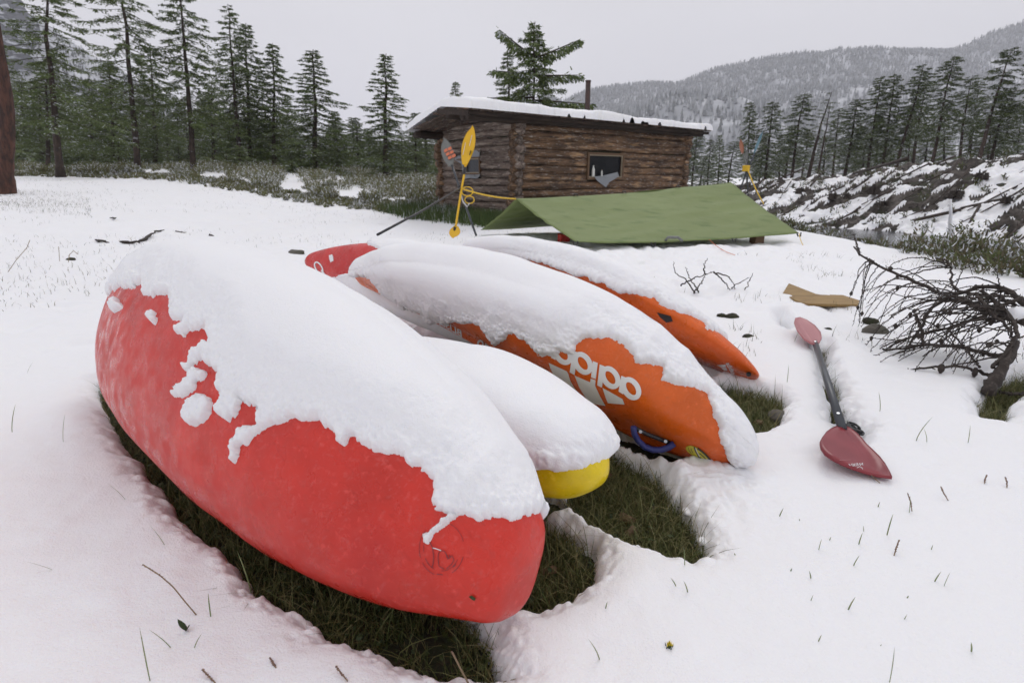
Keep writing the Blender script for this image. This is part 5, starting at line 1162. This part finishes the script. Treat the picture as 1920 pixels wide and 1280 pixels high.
for (a, b, c, d, lab) in ((1800, 398, 1890, 378, "long straight pale pole lying right of the snowy upright one"), (1690, 425, 1800, 400, "long thin pole leading down left to the snowy upright one"), (1600, 330, 1700, 305, "long dark log lying just below the bank crest")):
    A_, B_ = bankhit(a, b), bankhit(c, d); mb = MB(); t_ = np.linspace(0, 1, 10)[:, None]; mb.tube(A_ + (B_ - A_) * t_ + [0, 0, .14], .07, 7, rn=.08); o = mb.build('fallen_log', M_bark, None, True); tag(o, lab, 'log')
pts = []
for i in range(160): p = bz(RNG.uniform(.5, 9.3), RNG.uniform(-9, 12)); pts.append(p)
shrubs('bank_scrub', np.array(pts), RNG.uniform(.1, .5, len(pts)), M_brushd, "sparse scrub and dead stalks scattered over the eroded bank", 34, 9, leaf=.05)

# ---------------------------------------------------------------- grass in the melted hollows
def in_pits(n, keys, m=0.0, seed=0):
    rng = np.random.default_rng(seed); out = []
    polys = [np.array(PITW[k]) for k in keys]; A_ = [abs(np.sum(p[:, 0] * np.roll(p[:, 1], -1) - p[:, 1] * np.roll(p[:, 0], -1))) / 2 for p in polys]; tot = sum(A_)
    for p, a in zip(polys, A_):
        k = int(n * a / tot); lo, hi = p.min(0), p.max(0); c = rng.uniform(lo, hi, (k * 4, 2)); c = c[sdpoly(c, p) > m]; out.append(c[:k])
    return np.concatenate(out)
g = in_pits(42000, 'abcdeg', -.015, 3); kk = noise(g, 5, 12) + .6 * noise(g, 14, 13); g = g[kk > -.75]
zg = terr(g[:, 0], g[:, 1]) - DEP - .01
grass('hollow_grass', g, zg, .012, .085, .0033, M_grass, "dark matted grass in the melted hollows round the kayaks", 6, lean=1.4)
g2 = in_pits(1500, 'abcdeg', .0, 4); grass('long_blades', g2, terr(g2[:, 0], g2[:, 1]) - DEP, .07, .15, .0032, M_grass, "longer grass blades rising from the melted hollows", 7, lean=1.2, seg=4)
g3 = in_pits(1300, 'a', .0, 5); g3 = np.concatenate([g3, in_pits(150, 'bc', .0, 6)]); rng = np.random.default_rng(9); n = len(g3); a = rng.uniform(0, 6.28, n); el = rng.uniform(-.1, .7, n); ax = np.stack([np.cos(a) * np.cos(el), np.sin(a) * np.cos(el), np.sin(el)], -1)
c = np.c_[g3, terr(g3[:, 0], g3[:, 1]) - DEP + rng.uniform(.005, .035, n)]; L = rng.uniform(.010, .024, n)[:, None]; W = L * rng.uniform(.22, .4, (n, 1)); sd = np.cross(ax, rng.normal(0, .3, (n, 3)) + [0, 0, 1]); sd /= np.linalg.norm(sd, axis=1, keepdims=True)
V = np.stack([c, c + ax * L * .35 + sd * W, c + ax * L * .75 + sd * W * .8, c + ax * L - [0, 0, .004], c + ax * L * .75 - sd * W * .8, c + ax * L * .35 - sd * W], 1).reshape(-1, 3)
b = (np.arange(n) * 6)[:, None, None]; q = (np.array([[0, 1, 2, 5], [5, 2, 3, 4]])[None] + b).reshape(-1, 4); q[0::2, :] = (np.array([[0, 1, 2, 5]]) + b[:, 0]); 
q = np.concatenate([np.stack([b[:, 0, 0] + i for i in (0, 1, 2, 5)], -1), np.stack([b[:, 0, 0] + i for i in (5, 2, 3, 4)], -1)])
o = link('hollow_weeds', mesh('hollow_weeds', V, q.astype(np.int32), False), M_leaf); tag(o, "small broad-leaved weeds among the grass under the red kayak", 'weeds', None, 'stuff')
# dead leaves and bark scraps
for i, (k, s) in enumerate([('c', .03), ('c', .022), ('c', .026), ('b', .02), ('d', .02), ('c', .018)]):
    p = in_pits(60, k, .05, 20 + i); p = p[min(len(p) - 1, 5 + i)]; mb = MB(); c = np.array([*p, tz(*p) - DEP + .02]); a = RNG.uniform(0, 6.28)
    for j in range(3): mb.box(c + [0, 0, .003 * j], [s * math.cos(a) * (1 - .2 * j), s * math.sin(a), .004], [-s * .4 * math.sin(a), s * .4 * math.cos(a) * (1 - .2 * j), .003], [0, 0, .002])
    o = mb.build('bark_chip', M_frame); tag(o, "brown chip of bark lying in the melted grass hollow", 'bark', 'bark chips in the grass hollows')
# fallen clods of snow at the hollow rims
cl = [G(a, b, -.05) for a, b in [(1255,890),(1268,905),(1290,960),(1322,975),(1312,985),(1330,1000),(1345,990),(1318,1015),(1350,940),(1060,965),(1075,985),(1350,965),(1238,885),(1300,905)]]
for i, c in enumerate(cl):
    s = RNG.uniform(.008, .02); o = stone(c + [0, 0, .0], (s, s * 1.1, s * .8), 'snow_clod', "small crumbled clod of snow at the rim of the grass hollow", 30 + i, M_snow); tag(o, None, 'snow clod', 'snow clods at the hollow rims')

# ---------------------------------------------------------------- blades and stalks poking through the snow
def sz(x, y): return float(snow_z(np.array([x]), np.array([y]))[0][0])
M_sprig = mat("sprig_green", (.16, .21, .08), .5, None, [((40, 40, 40), 2, .45, .65, (.26, .25, .12))])
M_dry = mat("dry_stalk", (.24, .17, .10), .7)
M_purp = mat("seed_head", (.20, .12, .09), .8)
def blade_obj(px, py, hpx, lean, name='grass_blade', lab=None, m=None, bend=.3, wd=.0034):
    p = G(px, py, 0); p[2] = sz(p[0], p[1]); p = G(px, py, p[2]); d = np.linalg.norm(p - [0, 0, CH]); h = hpx / F * d; s = np.linspace(0, 1, 6); lx = lean / F * d
    P = np.stack([lx * s ** (1 + bend * 2), .3 * lx * s, h * s * 1.15 - .0], -1) - [0, 0, .01]; w_ = wd * (.65 + .5 * s) * (1 - s ** 3 * .9); mb = MB(); f = RNG.uniform(-.4, .4)
    A_ = P - np.stack([w_ * math.cos(f), w_ * math.sin(f), 0 * s], -1) * .5; B_ = P + np.stack([w_ * math.cos(f), w_ * math.sin(f), 0 * s], -1) * .5; C_ = P + np.stack([0 * s, -w_ * .35, 0 * s], -1)
    V = np.concatenate([A_, C_, B_]); q = [[i + k * 6, i + 6 + k * 6, i + 7 + k * 6, i + 1 + k * 6] for i in range(5) for k in range(2)]; mb.add(V, q); o = mb.build(name, m or M_sprig, None, True); o.location = p
    return tag(o, lab or "single green grass blade poking up through the smooth snow", 'grass blade', 'grass blades poking through the snow')
for a in [(103,1065,20,-28),(190,905,0,0),(236,935,30,-18),(310,1022,38,-14),(395,1155,42,2),(281,1275,85,2),(322,1212,38,-22),(362,1215,26,14),(118,828,40,10),(22,810,38,12),(470,1105,70,-10),(1035,1085,30,4),(1070,1080,14,18),(1135,1140,18,3),(1125,1235,48,-22),(1290,1108,26,-10),(1284,1060,40,-6),(1268,1095,20,-12),(1461,968,18,6),(1482,1070,10,2),(1521,1083,18,-6),(1600,1060,20,8),(1590,1143,24,9),(1520,1125,14,3),(1534,1202,16,4),(1535,1030,22,2),(1610,1020,22,3),(1620,995,14,-4),
          (1663,1003,36,3),(1720,1000,0,0),(1695,1160,12,4),(1746,1030,12,1),(1770,1098,24,5),(1752,1090,18,8),(1822,1220,20,-6),(1668,1278,60,-6),(1718,825,34,22),(1738,828,24,-12),(1815,830,28,-4),(1650,770,32,-10),(1646,950,12,2),(1705,960,30,-6),(1650,1210,8,2),(1500,975,8,-2),(1555,1012,10,2),(50,700,16,10),(1490,640,16,5),(1476,716,30,-2),(1700,1120,8,3),(1380,1040,10,-4),(1180,1200,6,3)]:
    if a[2]: blade_obj(*a, wd=RNG.uniform(.0026, .0048))
def stalk(pts, lab, head=.35, r=.0014, hr=.0030, m=None, z0=0.0):
    p0 = G(*pts[0], z0); p0[2] = sz(p0[0], p0[1]); p0 = G(*pts[0], p0[2]); P = np.array([Q(x, y, p0[1] + .01 * i) for i, (x, y) in enumerate(pts)])
    t = empty('seed_stalk', lab, 'stalk', None, p0); tt = np.linspace(0, 1, 22); P = np.stack([np.interp(tt, np.linspace(0, 1, len(P)), P[:, k]) for k in range(3)], -1); mb = MB(); mb.tube(P, r, 5); mb.build('stem', m or M_dry, t, True)
    k = int(22 * (1 - head)); mb = MB()
    for i in range(k, 22):
        for j in range(3): d = RNG.normal(0, 1, 3); d /= np.linalg.norm(d); mb.tube([P[i], P[i] + d * hr], [hr * .5, hr * .2], 4)
    if k < 22: mb.build('seed_head', M_purp, t)
    put(t)
stalk([(368,1152),(345,1125),(325,1100),(300,1078),(268,1058)], "long bent seed stalk with a rough red-brown head lying over the front left snow", .42)
stalk([(652,1276),(640,1262),(630,1248)], "short bent seed stalk at the very bottom, left of the kayak end", .8)
stalk([(404,1280),(392,1268),(380,1254)], "brown seed stalk cut by the bottom edge in the left half", .8)
stalk([(518,1252),(512,1242),(506,1232)], "tiny twisted seed head low in front of the red kayak", .8)
stalk([(878,1280),(862,1250),(848,1222)], "dry tan grass stalk standing by the lower hollow edge", .1, .002)
stalk([(1676,1042),(1680,1028),(1686,1012)], "purple grass head with a forked tip in the right foreground snow", .7)
stalk([(1710,958),(1708,942),(1702,925)], "slim tan seed stalk upright below the red paddle blade", .7)
stalk([(1778,938),(1770,925),(1764,912)], "small leaning seed stalk right of the slim tan one", .7)
stalk([(1888,914),(1888,904),(1885,894)], "little dark seed head near the right picture edge", .8)
stalk([(1846,906),(1847,898),(1850,890)], "little forked seed head left of the one near the edge", .8)
stalk([(1650,905),(1640,897),(1634,890)], "curled brown twig end just below the red blade tip", .6)
stalk([(15,510),(30,488),(50,465),(56,450)], "thin curved twig standing in the meadow at far left", .0, .003)
stalk([(112,490),(111,476),(110,462)], "thin upright stem in the left meadow", .0, .003)
stalk([(128,492),(130,478),(138,470),(145,476)], "bent dry stem in the left meadow beside a dark tuft", .1, .003)
# leaf pair, dandelion
p = G(350, 1182, 0); p[2] = sz(p[0], p[1]); t = empty('leaf_sprig', "grey-green folded leaf pair standing in the front left snow", 'leaf', None, p)
for (dx, dz, tw) in ((-.012, .034, .3), (.010, .018, 1.2)):
    s = np.linspace(0, 1, 5)[:, None]; C_ = np.array([dx, -.004, dz]) * s; W = np.array([math.cos(tw) * .006, math.sin(tw) * .006, .002]) * np.sin(math.pi * (.12 + .88 * s)) ; mb = MB(); mb.add(np.concatenate([C_ - W, C_ + [0, 0, -.001], C_ + W]), [[i + 5 * k, i + 1 + 5 * k, i + 6 + 5 * k, i + 5 + 5 * k] for i in range(4) for k in range(2)]); mb.build('leaf', M_leaf, t, True)
p = G(1254, 1216, 0); p[2] = sz(p[0], p[1]) - .003; t = empty('dandelion', "half-closed yellow dandelion bud in the front snow", 'flower', None, p)
mb = MB(); mb.tube([(0, 0, -.01), (0, 0, .004), (.001, 0, .010)], [.002, .0045, .0055], 8); mb.build('calyx', M_leaf, t, True)
for k in range(14): a = k * 2.4; mb = MB(); r = .0012 + .0042 * k / 14; mb.add([(math.cos(a) * r - .001, math.sin(a) * r, .007), (math.cos(a) * r + .002, math.sin(a) * r, .007), (math.cos(a) * r * 1.5 + .001, math.sin(a) * r * 1.5, .017)], (), [[0, 1, 2]]); mb.build('petal', M_yel, t)
for k in range(5): a = k * 1.26; mb = MB(); c = np.array([math.cos(a) * .006, math.sin(a) * .006, 0]); mb.add([c + [-.002, 0, 0], c + [.002, 0, 0], c * 1.6 + [0, 0, .012]], (), [[0, 1, 2]]); mb.build('sepal', M_leaf, t)
# fine grass tips through the thin snow of the meadow
n = 9000; rr = np.random.default_rng(15); Y = 3.4 + 17 * rr.uniform(0, 1, n) ** 1.0; X = (rr.uniform(-60, 1300, n) - 960) / F * Y; P2 = np.stack([X, Y], -1)
k = noise(P2, .45, 91) + .7 * noise(P2, 1.6, 92) + .25 * ss(-.2, 1, -X / 9); sel = k > .28; P2 = P2[sel]
bl_ = np.array([[(a - 960) / F * y_ * 1.0, y_] for a, y_ in zip(rr.uniform(-60, 190, 2600), rr.uniform(10.5, 14.5, 2600))]); P2 = np.concatenate([P2, bl_])
rel = P2 - C0; P2 = P2[~((rel @ UR > -.1) & (rel @ UL > -.1))]; grass('meadow_grass', P2, terr(P2[:, 0], P2[:, 1]) - .01, .02, .085, .0045, M_grassf, "sparse dry grass tips showing through the thin meadow snow", 8, lean=.9)
n = 2600; Y = 2.6 + 4.5 * rr.uniform(0, 1, n); X = rr.uniform(.1, .95, n) * 0 + (rr.uniform(1380, 2000, n) - 960) / F * Y; P2 = np.stack([X, Y], -1); k = noise(P2, 1.6, 93) + .6 * noise(P2, 4, 94); P2 = P2[(k > .55) & (X < 4.8)]
if len(P2): zz = np.array(snow_z(P2[:, 0], P2[:, 1])[0]); grass('edge_grass', P2, zz - .01, .03, .10, .004, M_sprig_i if 'M_sprig_i' in globals() else M_grassf, "grass tips in the snow around the dead branches", 11, lean=.9)
# dark clefts in the meadow snow: half-buried sticks
for i, (a, b, c, d, w_) in enumerate([(178,458,205,461,.018),(228,459,262,458,.02),(262,456,292,444,.022),(292,443,308,440,.014),(330,440,350,441,.007),(392,444,400,445,.012),(212,432,222,433,.014),(165,88,0,0,0)]):
    if not w_: continue
    A_, B_ = G(a, b, .03), G(c, d, .03); A_[2] = tz(A_[0], A_[1]) + .02; B_[2] = tz(B_[0], B_[1]) + .02; mb = MB(); t_ = np.linspace(0, 1, 7)[:, None]; mb.tube(A_ + (B_ - A_) * t_ + RNG.normal(0, .012, (7, 3)) * [1, 1, .6], [w_ * .5, w_, w_ * 1.2, w_, w_ * 1.1, w_ * .8, w_ * .4], 6, rn=.2)
    o = mb.build('stick', M_twig, None, True); tag(o, "dark stick half buried in the meadow snow behind the red kayak", 'stick', 'half-buried sticks in the meadow')
p = G(134, 492, .0); p[2] = tz(p[0], p[1]); stone(p, (.05, .04, .03), 'tuft', "dark clod with a bent stem in the left meadow snow", 44, M_soil)

# ---------------------------------------------------------------- dead larch boughs at the right
t = empty('dead_branch_pile', "tangle of black dead larch boughs lying on the snow at the right edge", 'dead branches', None, G(1870, 740, 0))
def spurs(mb, P, every, ln, r):
    L = np.r_[0, np.cumsum(np.linalg.norm(np.diff(P, axis=0), axis=1))]; s = every * .5
    while s < L[-1]:
        c = np.array([np.interp(s, L, P[:, k]) for k in range(3)]); d = RNG.normal(0, 1, 3); d /= np.linalg.norm(d); k = ln * RNG.uniform(.5, 1.4); mb.tube([c, c + d * k], [r, r * .75], 4); s += every * RNG.uniform(.6, 1.4)
def curve(pts, n=26, wob=.006):
    P = np.array([Q(*p) for p in pts]); m = len(P); t_ = np.linspace(0, m - 1, n); i = np.clip(t_.astype(int), 0, m - 2); f = (t_ - i)[:, None]; g_p = lambda k: P[np.clip(k, 0, m - 1)]
    a, b, c, d = g_p(i - 1), g_p(i), g_p(i + 1), g_p(i + 2); R = .5 * (2 * b + (c - a) * f + (2 * a - 5 * b + 4 * c - d) * f ** 2 + (3 * b - 3 * c + d - a) * f ** 3); return R + RNG.normal(0, wob, R.shape)
boughs = [([(1602,462,3.7),(1612,478,3.6),(1650,500,3.5),(1700,520,3.35),(1760,548,3.15),(1800,562,3.05),(1850,585,2.9),(1900,598,2.8),(1975,630,2.7)], .006, .026),
 ([(1782,560,3.1),(1830,572,3.0),(1880,590,2.9),(1940,600,2.8)], .02, .028), ([(1655,655,3.0),(1700,652,2.95),(1745,646,2.9),(1800,650,2.8),(1850,662,2.7),(1895,668,2.6)], .008, .017),
 ([(1648,703,2.72),(1690,696,2.7),(1740,688,2.65),(1800,687,2.6),(1840,697,2.57),(1868,712,2.52)], .005, .013), ([(1660,655,3.05),(1700,635,3.0),(1745,622,2.95),(1800,608,2.9),(1850,590,2.85),(1920,555,2.8)], .006, .014),
 ([(1700,652,2.9),(1730,610,2.95),(1745,580,3.0),(1790,552,3.0),(1850,538,2.95),(1890,545,2.9),(1930,580,2.8)], .008, .02), ([(1755,483,3.3),(1775,490,3.3),(1785,510,3.25),(1784,530,3.2),(1800,545,3.1),(1860,560,3.0),(1900,600,2.85)], .006, .013),
 ([(1860,690,2.5),(1890,655,2.55),(1905,625,2.6),(1895,595,2.7),(1870,570,2.8),(1840,545,2.9)], .014, .014), ([(1905,640,2.6),(1885,610,2.65),(1850,580,2.75),(1830,548,2.85)], .009, .012),
 ([(1730,650,2.85),(1728,620,2.95),(1715,590,3.05)], .01, .013), ([(1600,440,3.8),(1605,452,3.75),(1612,478,3.6)], .004, .009), ([(1875,735,2.45),(1900,738,2.42),(1960,740,2.4)], .009, .012), ([(1880,545,2.9),(1915,560,2.85),(1960,590,2.8)], .012, .013), ([(1870,555,2.95),(1910,575,2.9),(1950,610,2.8)], .010, .012), ([(1770,612,2.9),(1800,640,2.8),(1822,668,2.7),(1838,690,2.6)], .006, .008)]
CV = []
for pts_, r0, r1 in boughs:
    P = curve(pts_, 30, .003); CV.append(P); mb = MB(); mb.tube(P, np.linspace(r0, r1, 30) * .68, 8, rn=.12); spurs(mb, P, .026, r1 * .6 + .010, .0032); mb.build('bough', M_twig, t, True)
mb = MB(); P = curve([(1848,740,2.42),(1858,722,2.44),(1872,700,2.48),(1892,670,2.52),(1905,640,2.6)], 16, .004); mb.tube(P, np.array([.03, .045, .055, .056, .055, .052, .05, .048, .045, .042, .04, .038, .036, .034, .032, .03]) * .54, 12, rn=.15); mb.build('root_stub', M_twig, t, True)
for i in range(96):
    P = CV[RNG.choice([0, 0, 1, 4, 5, 5, 6, 7, 8, 12, 13, 2])]; j = RNG.integers(5, 30); c = P[j]; pp, dd = proj(c[None]); x, y = pp[0]; Y = c[1]
    dx = -RNG.uniform(70, 250); dy = RNG.uniform(-25, 130); 
    if RNG.random() < .18: dx = RNG.uniform(-60, 120); dy = RNG.uniform(-70, 120)
    ex, ey = max(1590 + RNG.uniform(0, 40), x + dx), min(700, max(500, y + dy)); arch = RNG.uniform(-45, 10); dY = RNG.uniform(-.15, .35)
    Pt = curve([(x, y, Y), (x + (ex - x) * .33, y + (ey - y) * .2 + arch * .8, Y + dY * .4), (x + (ex - x) * .7, y + (ey - y) * .55 + arch, Y + dY * .8), (ex, ey, Y + dY)], 22, .002)
    Pt[:, 2] = np.maximum(Pt[:, 2], .01); mb = MB(); r = RNG.uniform(.0035, .0055); mb.tube(Pt, np.linspace(r, .0015, 22), 5, cap=False); spurs(mb, Pt, .022, .008, .0024)
    if RNG.random() < .35: c2 = Pt[RNG.integers(8, 21)]; mb.tube([c2 + [0, 0, .012], c2, c2 - [0, 0, .016]], [.005, .012, .004], 6, rn=.2)
    mb.build('twig', M_twig, t, True)
for (a, b, Y, s) in ((1765, 690, 2.6, .02), (1828, 697, 2.56, .016)):
    mb = MB(); c = Q(a, b, Y); mb.tube([c + [0, 0, .022], c + [0, 0, .01], c - [0, 0, .012], c - [0, 0, .026]], [.006, s * .7, s * .7, .006], 8, rn=.1); mb.build('cone', M_twig, t, True)
# snow lumps caught in the fork
for (a, b, Y, s) in ((1772, 555, 3.05, .035), (1906, 590, 2.78, .045), (1788, 558, 3.03, .02)):
    c = Q(a, b, Y); o = stone(c + [0, 0, .01], (s, s * .6, s * .8), 'snow_lump', '', int(a), M_snow); o.parent = t
    for k in ('label', 'category'):
        if k in o: del o[k]
put(t)
def branchlet(lab, lines, r=.006, sp=.03):
    b0 = Q(*lines[0][0]); t = empty('dead_branch', lab, 'branch', None, b0)
    for L in lines: P = curve(L, 18, .004); mb = MB(); mb.tube(P, np.linspace(r, r * .3, 18), 5); spurs(mb, P, sp, .010, .003); mb.build('twig', M_twig, t, True)
    put(t)
YB = 4.6
branchlet("spindly bare branch fork standing in the snow right of the orange kayaks", [[(1310,562,YB),(1290,530,YB),(1268,512,YB),(1262,490,YB)],[(1312,550,YB),(1295,525,YB),(1285,500,YB)],[(1275,536,YB),(1305,520,YB),(1340,510,YB)],[(1340,510,YB),(1360,532,YB),(1376,552,YB)],[(1338,510,YB),(1368,520,YB),(1378,545,YB)],[(1322,515,YB),(1320,500,YB),(1325,486,YB)],[(1368,560,YB),(1375,538,YB),(1405,520,YB)],[(1380,563,YB),(1395,545,YB),(1412,512,YB)],[(1300,550,YB),(1315,530,YB),(1322,515,YB)]], .007)
branchlet("short knobbly twig lying left of the paddle's pale upper blade", [[(1398,634,3.5),(1420,632,3.5),(1445,635,3.5),(1472,643,3.5)],[(1392,632,3.5),(1398,630,3.5),(1408,636,3.5)]], .009)
for (a, b, s, lab) in ((1402, 632, .035, "dark root knob at the start of the short knobbly twig"), (1372, 594, .05, "dark earth clod showing through the snow right of the far orange kayak"), (1352, 592, .035, "smaller dark clod beside the earth clod near the far orange kayak"), (1640, 620, .08, "grey stone under snow beneath the dead larch boughs"), (1552, 618, .03, "dark clod right of the paddle's pale upper blade"), (1632, 602, .05, "dark clod left in the shade of the dead larch boughs")):
    p = G(a, b, .02); stone(p, (s, s * .7, s * .5), 'clod', lab, int(a), M_soil if 'grey' not in lab else M_rock)

# ---------------------------------------------------------------- air: haze over the whole valley
mb = MB(); mb.box([0, 900, 170], [2600, 0, 0], [0, 1900, 0], [0, 0, 190]); hz = mb.build('haze', None); tag(hz, "thin cold haze lying over the valley", 'haze', None, 'stuff')
m = bpy.data.materials.new('haze'); m.use_nodes = True; nt = m.node_tree; nt.nodes.clear(); out = nt.nodes.new('ShaderNodeOutputMaterial'); pv = nt.nodes.new('ShaderNodeVolumePrincipled')
pv.inputs['Color'].default_value = (.93, .94, 1, 1); pv.inputs['Density'].default_value = .00024; pv.inputs['Anisotropy'].default_value = .2; nt.links.new(pv.outputs[0], out.inputs['Volume']); hz.data.materials.append(m)
